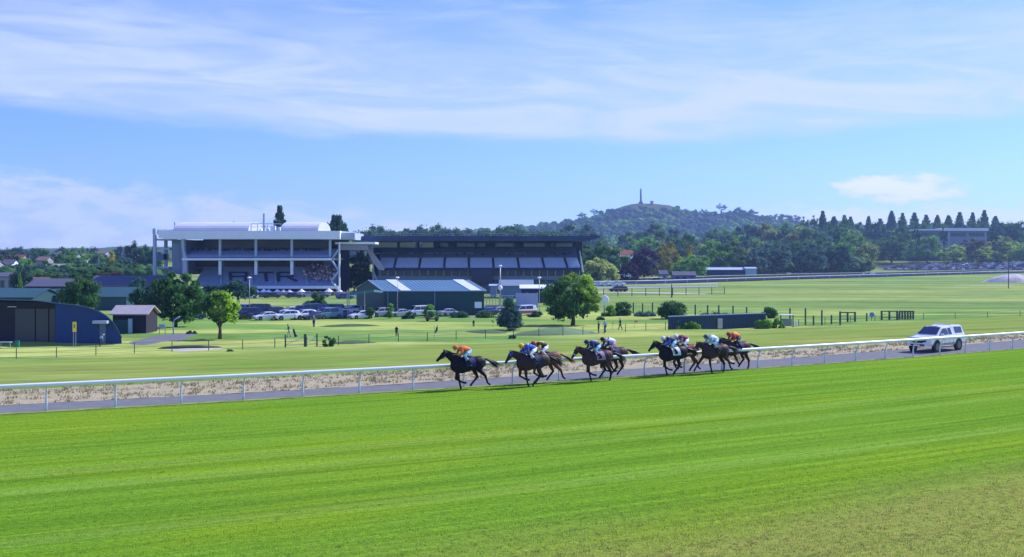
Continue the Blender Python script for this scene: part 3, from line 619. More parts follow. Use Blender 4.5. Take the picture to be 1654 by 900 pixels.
V = []; prof = [(-.05, -.08), (.05, -.08), (.07, -.03), (.07, .04), (.035, .085), (-.035, .085), (-.07, .04), (-.07, -.03)]
for X, y, nrm in pts:
    c = Vector((X, y+.42, 1.14))+nrm*.34
    V += [c+nrm*a+Vector((0, 0, b)) for a, b in prof]
n = len(pts); m.add(V, [(i*8+k, i*8+(k+1) % 8, i*8+8+(k+1) % 8, i*8+8+k) for i in range(n-1) for k in range(8)])
m.build('rail', m_rail, rr_, world=True, smooth=True)
for X, y, nrm in posts:
    b = Vector((X, y+.42, 0)); P = [b+Vector((0, 0, -.1)), b+Vector((0, 0, .35)), b+nrm*.03+Vector((0, 0, .62)), b+nrm*.10+Vector((0, 0, .85)), b+nrm*.22+Vector((0, 0, .99)), b+nrm*.33+Vector((0, 0, 1.06))]
    MB().tube(P, [.05, .05, .042, .036, .032, .03], 8).build('post', m_post, rr_, world=True, smooth=True)
Xm = 24.4; ym = float(Yt(Xm)); MB().tube([(Xm+.1, ym+.14, 1.13), (Xm+.62, ym+.46, 1.13)], .1, 8).build('red_marker', m_red, rr_, world=True)
# ------------------------------------------------------------------ generic materials
m_white = mat('white_paint', (.76, .80, .86), .5, .06, .5); m_offw = mat('off_white_cladding', (.36, .44, .54), .5, .08, .3)
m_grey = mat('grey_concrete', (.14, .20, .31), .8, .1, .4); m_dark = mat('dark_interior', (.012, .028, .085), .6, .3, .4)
m_glass = mat('dark_glass', (.015, .025, .05), .35, .2, .5, spec=.7); m_pale = mat('pale_glazing', (.78, .86, .95), .2, .05, .5, spec=.6)
m_seat = mat('seating_deck', (.17, .24, .40), .6, .12, .6); m_roofdark = mat('dark_roof_sheet', (.03, .05, .12), .6, .2, .3)
m_roofmetal = mat('silver_roof_sheet', (.50, .53, .57), .5, .06, .2, metal=.05); m_navy = mat('navy_seats', (.022, .032, .085), .6)
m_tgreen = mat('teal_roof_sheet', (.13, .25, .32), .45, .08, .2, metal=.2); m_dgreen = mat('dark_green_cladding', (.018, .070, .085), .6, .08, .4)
m_seatlit = mat('sky_sheen_seats', (.56, .74, .98), .35, .1, .6, spec=.6)  # sun and sky sheen put into the pale blue base colour
m_boxes = mat('red_brown_panel', (.05, .02, .025), .5)
def crowd(name, box_fn, n, label, dens=1.):
    m = MB(); r2 = random.Random(n)
    cols = [(.6, .6, .65), (.08, .1, .18), (.3, .2, .28), (.6, .5, .58), (.1, .15, .3), (.03, .03, .05), (.25, .3, .4), (.4, .18, .2)] if n not in (190, 90) else [(.03, .04, .08), (.02, .02, .04), (.08, .08, .14), (.2, .2, .26), (.02, .04, .09)]
    for i in range(n):
        x, y, z = box_fn(r2); c = r2.choice(cols); s = r2.uniform(.9, 1.1)
        m.add([(x-.2*s, y-.1, z+.3), (x+.2*s, y-.1, z+.3), (x+.2*s, y+.12, z+.3), (x-.2*s, y+.12, z+.3), (x-.24*s, y-.12, z+.85*s), (x+.24*s, y-.12, z+.85*s), (x+.24*s, y+.12, z+.85*s), (x-.24*s, y+.12, z+.85*s)], [(0, 1, 5, 4), (1, 2, 6, 5), (2, 3, 7, 6), (3, 0, 4, 7), (4, 5, 6, 7)], c)
        m.box(x-.16, x+.16, y-.45, y+.1, z, z+.3, (.04, .05, .09)); m.ell((x, y, z+1.02*s), (.1, .11, .13), 6, 4, (.4, .24, .18) if n not in (190, 90) else (.10, .07, .08))
    o = m.build(name, mat('crowd_cloth', (1, 1, 1), .8, attr='col'), cols=True); return tag(o, label, None, None, 'stuff')
# ------------------------------------------------------------------ left grandstand
D = 320.
gs = empty('grandstand', (px(400, D), D, LOW), 'white grandstand with silver barrel roof and three open levels', 'grandstand')
def bx(name, m, x0, x1, y0, y1, d0, d1, par=gs, bevel=0):
    return MB().box(px(x0, d0), px(x1, d0), d0, d1, pz(y1, d0), pz(y0, d0)).build(name, m, par, world=True, bevel=bevel)
m = MB(); zt, zb = pz(373, D), pz(386.5, D)                                       # fascia with slanted left end
m.prism([(px(270, D), zb), (px(549, D), zb), (px(549, D), zt), (px(256, D), zt), (px(256, D), pz(384, D))], D, D+3); m.build('fascia', m_white, gs, world=True)
MB().prism([(D+3, zt-.05), (D+30, zt+.3), (D+30, zt-1.4), (D+3, zb+.3)], px(262, D), px(549, D), 'x').build('roof_slab', m_offw, gs, world=True)
def barrel(x0, x1):
    pr = []; h = pz(358, D+9)-zt
    for k in range(15): a = math.pi*k/14; pr.append((D+13-11*math.cos(a), zt-.1+h*math.sin(a)**.75))
    m = MB(); m.prism(pr, px(x0, D+4), px(x1, D+4), 'x')
    for k in range(1, 26): X = px(x0, D+4)+(px(x1, D+4)-px(x0, D+4))*k/26; m.prism([(a, b+.04) for a, b in pr], X-.03, X+.03, 'x')
    b = m.build('barrel_roof', m_roofmetal, gs, world=True)
barrel(283, 404); barrel(456, 516)
bx('end_gable', m_offw, 281, 283, 359, 373, D+5, D+18)
bx('roof_extension', m_offw, 517, 573, 376, 387, D+2.5, D+22); 
# equipment between the two barrels
m = MB()
for x in (406, 416, 432, 444, 454): m.box(px(x, D+6)-.07, px(x, D+6)+.07, D+6, D+6.14, pz(373, D+6), pz(361, D+6))
m.box(px(405, D+6), px(455, D+6), D+6.03, D+6.1, pz(362.3, D+6), pz(361, D+6)); m.box(px(405, D+6), px(455, D+6), D+6.03, D+6.1, pz(367, D+6), pz(366.4, D+6)); m.build('roof_railing', m_offw, gs, world=True)
m = MB(); m.box(px(424.4, D+7), px(427.6, D+7), D+7, D+7.6, pz(373, D+7), pz(345, D+7)); m.box(px(422, D+7), px(430, D+7), D+6.9, D+7.7, pz(366, D+7), pz(365, D+7)); m.build('roof_mast', m_offw, gs, world=True)
m = MB()
for x, w, y in ((409, 5, 368), (419, 3, 370), (430, 3, 368), (437, 7, 365), (448, 4, 367)): m.box(px(x, D+12), px(x+w, D+12), D+12, D+14, pz(373, D+12), pz(y, D+12))
m.build('roof_plant_box', m_white, gs, world=True, bevel=.05)
# structure
MB().box(px(291, D), px(543, D), D+24, D+26, LOW, pz(380, D+24)).build('rear_wall', m_dark, gs, world=True)
MB().prism([(px(272, D), pz(387, D)), (px(294, D), pz(387, D)), (px(294, D), pz(440, D)), (px(288, D), pz(445, D)), (px(266, D), pz(440, D)), (px(266, D), pz(432, D)), (px(273, D), pz(431, D))], D+3.1, D+22).build('end_wall', m_grey, gs, world=True)
m = MB()
for k in range(8): x = 275+k*2.2; m.box(px(x, D)-.05, px(x, D)+.05, D+3.0, D+3.098, pz(436, D), pz(393, D))
m.build('wall_ribs', m_offw, gs, world=True)
MB().prism([(px(290, D), zb), (px(296, D), zb), (px(296, D), pz(405, D)), (px(300, D), pz(417, D)), (px(300, D), pz(470, D)), (px(293, D), pz(470, D)), (px(293, D), pz(410, D))], D+1, D+2.6).build('end_column', m_offw, gs, world=True)
for x in (355, 413, 471, 533): MB().box(px(x-1.8, D+1.6), px(x+1.8, D+1.6), D+1.6, D+2.6, pz(417, D), zb).build('upper_column', m_offw, gs, world=True)
for x in (355, 413, 471): MB().box(px(x-2.1, D+1.6), px(x+2.1, D+1.6), D+1.6, D+2.6, pz(444, D), pz(421, D)).build('lower_column', m_white, gs, world=True)
MB().box(px(293, D), px(535, D), D+.6, D+22, pz(420.7, D), pz(417.2, D)).build('balcony_slab', m_white, gs, world=True)
def deck(name, m_, x0, x1, ya, da, yb, db, par, steps=8):
    m = MB(); za, zb_ = pz(ya, da), pz(yb, db)
    for k in range(steps):
        u, v = k/steps, (k+1)/steps; y0, y1 = da+(db-da)*u, da+(db-da)*v; z1 = za+(zb_-za)*v; z0 = za+(zb_-za)*u
        m.box(x0, x1, y0, db+.5, z0-.02, z1); m.box(x0+.05, x1-.05, y0+.45, y0+.62, z1, z1+.38)
    return m.build(name, m_, par, world=True)
deck('upper_seating', m_seat, px(296, D), px(534, D), 416, D+1.2, 404, D+13, gs, 7)
crowd('grandstand_crowd', lambda r: (px(r.choice((r.uniform(298, 530), r.uniform(400, 530))), D+8+4), D+9+4*r.random(), pz(406.5-2.2*r.random(), D+8)-.2), 190, 'small seated spectators in a loose dark row on the upper balcony of the white grandstand')
bx('glass_boxes', m_glass, 300, 534, 388, 403, D+14.4, D+14.6)
bx('dining_windows', m_boxes, 300, 355, 421.5, 431.5, D+12.8, D+13); bx('dining_windows', m_boxes, 363, 411, 421.5, 431.5, D+12.8, D+13); bx('dining_windows', m_boxes, 419, 467, 421.5, 431.5, D+12.8, D+13); bx('dining_windows', m_boxes, 477, 522, 421.5, 431.5, D+12.8, D+13)
bx('box_wall', m_grey, 300, 535, 421, 434, D+13.1, D+13.6)
deck('lower_seating', m_seat, px(310, D), px(537, D), 463, D+1.5, 433, D+13, gs, 12)
def slope(x, y):          # a point on the lower seating deck seen at pixel x, y
    k = (463-y)/30.; d = D+1.5+11.5*k; return Vector((px(x, D+4), d, pz(463, D+1.5)+(pz(433, D+13)-pz(463, D+1.5))*k+.62))
def stroke(m, a, b, w):
    A, B = slope(*a), slope(*b); t = (B-A).normalized(); up = Vector((0, -.38, .92)); s = t.cross(up).normalized()*w/2
    m.add([A-s, A+s, B+s, B-s, A-s+up*.12, A+s+up*.12, B+s+up*.12, B-s+up*.12], [(0, 1, 2, 3), (4, 5, 6, 7), (0, 1, 5, 4), (1, 2, 6, 5), (2, 3, 7, 6), (3, 0, 4, 7)])
for strokes in ([(364, 444, 392, 444), (365, 444, 374, 458), (392, 444, 397, 458), (368, 450.5, 394, 450.5)], [(411, 444, 436, 444), (423, 444, 431, 458)], [(444, 444, 451, 458), (444, 444, 466, 444), (466, 444, 470, 450.5), (448, 450.5, 470, 450.5), (462, 451, 480, 458)]):
    m = MB()
    for a, b, c_, d_ in strokes: stroke(m, (a, b), (c_, d_), .85)
    m.build('seat_letter', m_navy, gs, world=True)
for x in (352, 402, 440, 490): 
    m = MB(); stroke(m, (x-6, 436), (x+8, 462), .45); m.build('aisle', m_offw, gs, world=True)
crowd('terrace_crowd', lambda r: (lambda k, x: (px(x, D+4), D+2.5+10*k, pz(463, D+1.5)+(pz(433, D+13)-pz(463, D+1.5))*k+.5))(r.uniform(.15, .95), r.triangular(484, 538, 522)), 170, 'colourful spectators massed on the right end of the lower seating of the white grandstand')
MB().box(px(390, D), px(546, D), D, D+1.2, pz(466.5, D), pz(462, D)).build('terrace_parapet', m_white, gs, world=True)
MB().box(px(310, D), px(546, D), D+3, D+3.3, LOW, pz(466, D)).build('ground_floor_wall', m_dark, gs, world=True)
# stair tower on the left, open stair on the right
st = MB()
for x, dd in ((247, 1), (251, 9)): st.box(px(x, D)-.35, px(x, D)+.45, D+dd, D+dd+1, LOW, pz(369, D))
st.build('tower_column', m_offw, gs, world=True)
for y in (387, 402, 432): bx('tower_landing', m_offw, 248, 273, y-1, y+1.3, D+2, D+10)
bx('tower_top', m_white, 246, 283, 371, 378, D+3.2, D+12); bx('tower_screen', m_grey, 253, 272, 410, 420, D+9, D+9.3)
m = MB()
for k, (ya, yb) in enumerate(((470, 452), (452, 436), (436, 418), (418, 400))):
    a, b = (534, 546) if k % 2 else (546, 534)
    m.prism([(px(a, D), pz(ya, D)), (px(b, D), pz(yb, D)), (px(b, D), pz(yb, D)-.7), (px(a, D), pz(ya, D)-.7)], D+.7+k*.2, D+3)
m.build('outside_stair', m_offw, gs, world=True)
MB().box(px(546.4, D), px(548, D), D+1, D+2, LOW, pz(391, D)).build('stair_post', m_white, gs, world=True)
# link roof between stands
lk = empty('link_roof', (px(572, 328), 328, LOW), 'flat white roof bridging the gap between the two grandstands', 'roof')
bx('roof', m_white, 541, 606, 391, 394.5, 326, 336, lk); bx('beam', mat('violet_grey_panel', (.30, .30, .42), .6), 546, 594, 395.5, 404, 328, 334, lk); bx('post', m_offw, 546, 548.5, 404, 474, 328, 329, lk)
# ------------------------------------------------------------------ long dark grandstand
E = 338.
g2 = empty('grandstand', (px(770, E), E, LOW), 'long dark grandstand with thin flat cantilevered roof and banks of blue seats', 'grandstand')
def b2(name, m_, x0, x1, y0, y1, d0, d1, par=None, bevel=0): return bx(name, m_, x0, x1, y0, y1, d0, d1, par or g2, bevel)
m = MB(); m.prism([(px(571, E), pz(386, E)), (px(590, E), pz(389.5, E)), (px(948, E), pz(389.5, E)), (px(969, E), pz(383.5, E)), (px(967, E), pz(381.5, E)), (px(588, E), pz(381.5, E))], E-2, E+24); m.build('roof', m_roofdark, g2, world=True)
m = MB()
for x in range(600, 960, 12): m.box(px(x, E), px(x, E)+.08, E+6, E+6.08, pz(382, E), pz(376, E))
m.box(px(598, E), px(960, E), E+6, E+6.06, pz(376.6, E), pz(376, E)); m.build('roof_railing', m_steel, g2, world=True)
for x in (579, 583): MB().tube([(px(x, E), E, pz(383, E)), (px(x-4, E), E+1, pz(374, E)), (px(x-7, E), E+2, pz(380, E))], .18, 6).build('roof_brace', m_offw, g2, world=True)
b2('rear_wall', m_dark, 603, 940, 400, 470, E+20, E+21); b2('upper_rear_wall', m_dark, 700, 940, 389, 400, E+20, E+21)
for x0, x1 in ((600, 641), (647, 670), (681, 700)): b2('pale_sky_panel', m_pale, x0, x1, 392, 400, E+20.1, E+20.3)  # opaque panels, the bright sky behind painted into their pale colour
for x0, x1 in ((711, 724), (738, 784), (800, 830), (846, 880), (890, 925)): b2('reflecting_window', mat('blue_window', (.07, .14, .24), .15, .3, .6, spec=.7), x0, x1, 392.5, 398.5, E+19.8, E+19.95)
for x in (643.5, 675, 704, 768, 832, 896, 932): b2('roof_column', m_dark, x-2, x+2, 389, 402, E+10, E+11)
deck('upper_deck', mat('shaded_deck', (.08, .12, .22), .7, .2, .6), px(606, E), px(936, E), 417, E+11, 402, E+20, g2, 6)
for x0, x1 in ((600, 614), (619, 646), (660, 669), (686, 708), (713, 748), (752, 765), (818, 826), (830, 850)): b2('highlight_strip', m_offw, x0, x1, 408.6, 410, E+14, E+14.1)  # thin pale strips added as highlights across the dark upper tier
xs = [607, 634.5, 675, 715.5, 755.5, 795.5, 836.5, 877.5, 915, 938]
for i in range(9):
    a, b = xs[i]+1.5, xs[i+1]-2.5; m = MB(); da, db = E+1, E+11
    for k in range(8):
        u = k/8; y0 = da+(db-da)*u; z0 = pz(433, da)+(pz(418.5, db)-pz(433, da))*u; sh = (1-u)*2.2
        m.box(px(a+sh, E), px(b+sh, E), y0, y0+1.25, z0, z0+.12+.3); m.box(px(a+sh, E)+.1, px(b+sh, E)-.1, y0+.8, y0+.95, z0+.42, z0+.72)
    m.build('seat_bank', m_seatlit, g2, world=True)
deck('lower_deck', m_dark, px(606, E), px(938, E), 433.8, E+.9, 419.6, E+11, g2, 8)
crowd('dark_stand_crowd', lambda r: (px(r.choice((r.uniform(612, 930), r.uniform(860, 925))), E+8), E+11.4+r.random()*6, pz(415-3*r.random(), E+14)), 90, 'scattered dark spectators in the shaded upper deck of the long dark grandstand')
b2('deck_front', m_dark, 617, 938, 433.5, 437, E, E+1)
b2('window_band', m_glass, 610, 938, 437, 446, E+3, E+3.2)
m = MB()
for x in range(612, 938, 13): m.box(px(x, E)-.12, px(x, E)+.12, E+2.6, E+3, pz(446, E), pz(437, E))
m.build('mullions', m_offw, g2, world=True)
b2('lower_wall', mat('sea_grey_wall', (.14, .22, .27), .7, .15, .3), 608, 938, 446, 452, E+1.5, E+3.4)
m = MB(); r3 = random.Random(4)
for x in range(614, 930, 16): m.box(px(x, E), px(x+r3.uniform(6, 11), E), E+2.9, E+3.1, pz(457, E), pz(452.5, E))
m.build('ground_windows', m_glass, g2, world=True); b2('ground_wall', m_grey, 608, 938, 452, 474, E+3.1, E+3.5)
b2('stair_block', mat('dark_steel', (.03, .04, .07), .5), 762, 795, 436, 458, E-.5, E+2)
m = MB(); A_ = [(592, 402), (598, 402), (622, 433), (620, 437), (612, 436), (600, 420)]
m.prism([(px(a, E), pz(b, E)) for a, b in A_], E-.6, E+.2); m.build('raking_beam', mat('violet_white', (.42, .42, .50), .6), g2, world=True)
b2('end_column', m_offw, 601.5, 604, 418, 456, E, E+1); m = MB(); m.prism([(px(604, E), pz(438, E)), (px(612, E), pz(458, E)), (px(609, E), pz(459, E)), (px(603, E), pz(443, E))], E, E+.6); m.build('lower_brace', m_offw, g2, world=True)
MB().tube([(px(936, E), E-1, pz(405, E)), (px(941, E), E-1, pz(440, E))], .16, 6, .3).build('end_mast', m_offw, g2, world=True)
# ------------------------------------------------------------------ green shed
def obox(cx, cy, ax, ay, w, dpt):   # oriented frame: origin = front left corner
    return lambda u, v, z: (cx+ax[0]*u+ay[0]*v, cy+ax[1]*u+ay[1]*v, z)
Ds = 205.; fl = (px(620, Ds), Ds); fr = (px(782, Ds+1), Ds+1); L_ = math.dist(fl, fr); axx = ((fr[0]-fl[0])/L_, (fr[1]-fl[1])/L_); ayy = (-.26, .966); Wd = 16.
ayy = (-.44, .90)
sh = empty('storage_shed', (fl[0], fl[1], LOW), 'long dark green steel shed with teal gabled roof and two skylight strips', 'shed')
Pf = obox(*fl, axx, ayy, L_, Wd); ze = pz(470.5, Ds); zr = pz(453.5, Ds+8)
Fw = [Pf(0, 0, LOW), Pf(L_, 0, LOW), Pf(L_, Wd, LOW), Pf(0, Wd, LOW), Pf(0, 0, ze), Pf(L_, 0, ze), Pf(L_, Wd, ze), Pf(0, Wd, ze), Pf(0, Wd/2, zr), Pf(L_, Wd/2, zr)]
m = MB(); m.add(Fw, [(0, 1, 5, 4), (1, 2, 6, 9, 5), (2, 3, 7, 6), (3, 0, 4, 8, 7)])
k = .5
while k < L_: a = Pf(k, -.03, LOW); m.box(a[0]-.035, a[0]+.035, a[1]-.02, a[1]+.05, LOW, ze-.1); k += .45
m.build('walls', m_dgreen, sh, world=True)
def roofq(m, u0, u1, v0, v1, lift=0.):
    def z(v): return ze+(zr-ze)*(1-abs(v-Wd/2)/(Wd/2))+lift
    a = [Pf(u0, v0, z(v0)), Pf(u1, v0, z(v0)), Pf(u1, v1, z(v1)), Pf(u0, v1, z(v1))]; m.add(a+[(p[0], p[1], p[2]+.12) for p in a], [(0, 1, 2, 3), (4, 5, 6, 7), (0, 1, 5, 4), (1, 2, 6, 5), (2, 3, 7, 6), (3, 0, 4, 7)])
m = MB(); roofq(m, -.3, L_+.3, -.35, Wd/2); roofq(m, -.3, L_+.3, Wd/2, Wd+.35)
k = 0
while k < L_: roofq(m, k, k+.05, -.35, Wd/2, .05); k += .75
m.build('roof', m_tgreen, sh, world=True)
for u0, u1 in ((3.0, 4.9), (15.7, 17.7)): m = MB(); roofq(m, u0/18.4*L_, u1/18.4*L_, -.36, Wd/2-.1, .14); m.build('skylight_strip', mat('skylight', (.66, .72, .74), .3), sh, world=True)
for u in (.7, 9.3): a = Pf(u, -.12, 0); MB().box(a[0]-.08, a[0]+.08, a[1]-.1, a[1]+.06, LOW, ze).build('downpipe', m_tgreen, sh, world=True)
for u in (-.32, L_+.2): m = MB(); roofq(m, u, u+.14, -.36, Wd/2, .08); m.build('barge_board', m_offw, sh, world=True)
a = Pf(L_-1., -.12, 0); MB().box(a[0]-.8, a[0]+.5, a[1]-.06, a[1]+.02, pz(498, Ds), pz(488, Ds)).build('notice', m_white, sh, world=True)
ne = empty('netting_frame', (px(590, 198), 198, LOW), 'low teal shade net stretched on poles at the left end of the green shed', 'netting')
m_net = mat('teal_net', (.06, .17, .20), .8, .1, 2)
m = MB(); m.add([(px(560, 196), 196, pz(473, 196)), (px(604, 196), 196, pz(468, 196)), (px(618, 203), 203, pz(470, 203)), (px(566, 206), 206, pz(474, 206)), (px(560, 196), 196, pz(477, 196)), (px(604, 196), 196, pz(471.5, 196)), (px(618, 203), 203, pz(473, 203)), (px(566, 206), 206, pz(477, 206))], [(0, 1, 2, 3), (4, 5, 6, 7), (0, 1, 5, 4), (1, 2, 6, 5), (2, 3, 7, 6), (3, 0, 4, 7)]); m.build('shade_net', m_net, ne, world=True)
for x in (561, 564, 589): MB().tube([(px(x, 196), 196, LOW), (px(x, 196), 196, pz(468 if x < 570 else 471, 196))], .08, 6).build('pole', m_steel, ne, world=True)
# ------------------------------------------------------------------ blue arched building and neighbours at the left
Bd = 138.; B0 = empty('arched_building', (px(100, Bd), Bd, LOW), 'deep blue building with a roof arching down to the right and a dark glazed porch', 'building')
m_blue = mat('blue_cladding', (.010, .050, .18), .5, .08, .5); m_black = mat('dark_porch', (.012, .014, .03), .5, .2, .5)
arch = [(px(90, Bd), LOW-.2), (px(197, Bd), LOW-.2), (px(196, Bd), pz(546, Bd)), (px(190, Bd), pz(533, Bd)), (px(182, Bd), pz(521, Bd)), (px(172, Bd), pz(511, Bd)), (px(158, Bd), pz(502.5, Bd)), (px(140, Bd), pz(496.5, Bd)), (px(118, Bd), pz(492.5, Bd)), (px(90, Bd), pz(490, Bd))]
SK = -.47
def skew(mb): mb.v = [(x+(y-Bd)*SK, y, z-max(0, y-Bd)*.06) for x, y, z in mb.v]; return mb
m = MB(); m.prism(arch, Bd, Bd+11)
for x in range(94, 180, 5): m.box(px(x, Bd)-.02, px(x, Bd)+.02, Bd-.03, Bd, LOW, pz(494 if x < 120 else 494+(x-120)**2/170, Bd)-.1)
skew(m).build('wall', m_blue, B0, world=True)
skew(MB().prism([(px(-80, Bd), LOW-.2), (px(90, Bd), LOW-.2), (px(90, Bd), pz(489, Bd)), (px(-80, Bd), pz(484, Bd))], Bd+1.6, Bd+11)).build('recessed_wall', m_black, B0, world=True)
m = MB()
for a, b in zip([(px(-80, Bd), pz(482, Bd)), (px(60, Bd), pz(486, Bd))]+arch[::-1][:7], [(px(60, Bd), pz(486, Bd))]+arch[::-1][:8]): m.prism([a, b, (b[0]+.04, b[1]+.10), (a[0]+.02, a[1]+.10)], Bd-.4, Bd+11.3)
skew(m).build('roof', mat('pale_blue_roof', (.10, .16, .28), .5, .08, .3), B0, world=True)
for x0, x1 in ((16, 48), (50, 70), (72, 86)): f_ = MB().box(px(x0, Bd), px(x1, Bd), Bd+1.45, Bd+1.58, LOW+.2, pz(500, Bd)).build('window', m_glass, B0, world=True)
MB().box(px(155, Bd), px(178, Bd), Bd-1.2, Bd-.05, pz(522, Bd), pz(517.5, Bd)).build('door_canopy', m_offw, B0, world=True); MB().box(px(161, Bd), px(171, Bd), Bd-.06, Bd-.01, LOW, pz(523, Bd)).build('door', mat('blue_grey_door', (.10, .16, .28), .5), B0, world=True)
MB().box(px(4, Bd), px(18, Bd), Bd-.02+1.4, Bd+1.5, pz(497, Bd), pz(496, Bd)).build('sign_light', m_white, B0, world=True)
m = MB(); x, y, z = gp(120.5, 560); z = gzf(x, y); yb = empty('sign', (x, y, z), 'tall yellow panel sign on two thin posts before the blue arched building', 'sign')
for s in (-.14, .14): MB().tube([(x+s, y, z), (x+s, y, pz(521, y))], .035, 6).build('post', m_steel, yb, world=True)
MB().box(x-.22, x+.22, y-.08, y-.04, pz(536, y), pz(520, y)).build('panel', mat('yellow_paint', (.75, .62, .05), .5), yb, world=True)
m = MB(); m.box(x-.1, x+.1, y-.085, y-.08, pz(530, y), pz(524, y)); m.build('marking', mat('sign_ink', (.3, .2, .05), .5), yb, world=True)
x, y, z = gp(28, 560); bn = empty('bin', (x, y, gzf(x, y)), 'green litter bin on the grass by the dark porch', 'bin'); MB().tube([(x, y, bn.location.z), (x, y, bn.location.z+.75)], .26, 12, .3).build('drum', mat('bin_green', (.02, .2, .12), .5), bn, world=True); MB().tube([(x, y, bn.location.z+.751), (x, y, bn.location.z+.82)], .31, 12).build('lid', m_dgreen, bn, world=True)
x, y, z = gp(9, 562); z = gzf(x, y); tb = empty('picnic_table', (x, y, z), 'pale table with arched legs at the far left edge by the dark porch', 'table'); MB().box(x-.7, x+.7, y-.3, y+.3, z+.68, z+.74).build('top', m_offw, tb, world=True)
for s in (-.5, .5): MB().tube([(x+s*1.2, y, z), (x+s, y, z+.68)], .04, 6).build('leg', m_offw, tb, world=True)
def hut(label, x0, x1, yb_, ye, yr, d, wm, rm, dep=10., name='shed', cat='shed', roofover=.4, ridge=.5, win=0, group=None, skew=0, zb=None):
    """simple gabled building, ridge parallel to X"""
    X0, X1 = px(x0, d), px(x1, d); zb = min(gzf(X0, d), gzf(X1, d), gzf(X0, d+dep))-.3 if zb is None else zb; ze, zr = pz(ye, d), pz(yr, d+dep*ridge)
    t = empty(name, ((X0+X1)/2, d, zb), label, cat, group)
    m = MB(); m.prism([(d, zb), (d+dep, zb), (d+dep, ze), (d+dep*ridge, zr-.05), (d, ze)], X0, X1, 'x'); m.build('walls', wm, t, world=True)
    m = MB(); o = roofover
    m.prism([(d-o, ze-o*.2), (d+dep*ridge, zr), (d+dep+o, ze-o*.2), (d+dep+o, ze-o*.2+.16), (d+dep*ridge, zr+.18), (d-o, ze-o*.2+.16)], X0-o, X1+o, 'x'); m.build('roof', rm, t, world=True)
    for k in range(win):
        w = (X1-X0)/win; a = X0+w*(k+.25); MB().box(a, a+w*.5, d-.06, d-.01, zb+(ze-zb)*.42, zb+(ze-zb)*.8).build('window', m_glass, t, world=True)
    return t
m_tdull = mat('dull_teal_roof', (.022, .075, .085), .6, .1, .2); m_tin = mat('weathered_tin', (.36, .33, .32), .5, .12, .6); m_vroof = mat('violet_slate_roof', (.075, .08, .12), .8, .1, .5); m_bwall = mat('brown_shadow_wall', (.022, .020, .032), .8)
m_broof = mat('brown_tile_roof', (.16, .10, .10), .8, .15, .5); m_cream = mat('cream_wall', (.28, .31, .35), .7, .08, .4); m_rroof = mat('red_tile_roof', (.22, .07, .05), .8, .15, .5)
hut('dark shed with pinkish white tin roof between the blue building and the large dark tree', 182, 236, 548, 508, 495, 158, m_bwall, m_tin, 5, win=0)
m = MB(); x, y = px(206, 157.4), 157.4; dd_ = empty('garage_door', (x, y, LOW), 'dark doorway with pale frame on the dark tin roofed shed', 'door'); MB().box(px(184, y), px(207, y), y, y+.1, LOW, pz(517, y)).build('leaf', m_dgreen, dd_, world=True); MB().box(px(207.2, y), px(213, y), y-.1, y+.3, LOW, pz(515, y)).build('frame', m_offw, dd_, world=True)
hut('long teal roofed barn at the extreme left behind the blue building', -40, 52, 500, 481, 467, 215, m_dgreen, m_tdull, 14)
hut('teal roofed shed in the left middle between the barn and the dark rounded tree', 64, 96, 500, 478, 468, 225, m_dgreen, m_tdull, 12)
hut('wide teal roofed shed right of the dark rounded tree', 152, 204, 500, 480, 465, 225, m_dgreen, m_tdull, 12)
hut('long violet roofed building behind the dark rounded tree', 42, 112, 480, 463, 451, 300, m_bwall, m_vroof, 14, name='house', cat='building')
hut('very long violet roofed building left of the white grandstand', 140, 250, 480, 462, 446, 310, m_grey, m_vroof, 16, name='house', cat='building')
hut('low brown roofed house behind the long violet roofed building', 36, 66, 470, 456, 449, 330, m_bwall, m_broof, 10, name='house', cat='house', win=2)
hut('pale two storey block at the left edge with flat violet roof', -30, 24, 468, 447, 441, 320, m_cream, m_vroof, 12, name='house', cat='house', win=4)
hb = tree(221, 446, 26, 298, 'broad5', 'deep', 'dark clipped hedge block against the long violet roof', None, 'hedge', 'hedge')
for i, (x0, x1, ye, yr, d, wm, rm) in enumerate([(80, 112, 434, 427, 420, m_cream, m_tin), (44, 54, 446, 439, 400, m_offw, m_vroof), (0, 18, 428, 420, 430, m_white, m_vroof), (112, 128, 441, 433, 400, m_grey, m_vroof), (100, 122, 416, 410, 560, m_cream, m_vroof), (58, 74, 421, 415, 520, m_cream, m_broof),
      (196, 216, 412, 404, 600, m_cream, m_vroof), (128, 140, 415, 411, 600, m_white, m_broof), (76, 90, 412, 408, 680, m_cream, m_vroof), (150, 170, 410, 406, 700, m_cream, m_broof), (20, 34, 420, 412, 560, m_cream, m_rroof), (-30, -8, 430, 422, 420, m_cream, m_broof), (92, 104, 410, 406, 720, m_offw, m_broof), (140, 160, 448, 441, 380, m_cream, m_vroof)]):
    look = ('pale wall' if wm in (m_cream, m_white, m_offw) else 'grey wall')+(' pink tin roof' if rm is m_tin else ' violet roof' if rm is m_vroof else ' brown roof' if rm is m_broof else ' red roof')
    hut('house with %s among the suburb trees, %s' % (look, ['largest of the left hill', 'beside the slim conifer', 'at the extreme left edge', 'right of the largest pink roof', 'high on the skyline slope', 'right of the tall dark conifer', 'just left of the stair tower', 'small by the yellow tree', 'tiny under the skyline', 'tiny beyond the yellow tree', 'left of the tall dark conifer', 'just at the left border', 'tiny and furthest back', 'above the dark rounded tree'][i]), x0, x1, 0, ye, yr, d, wm, rm, 9, name='house', cat='house', win=2)
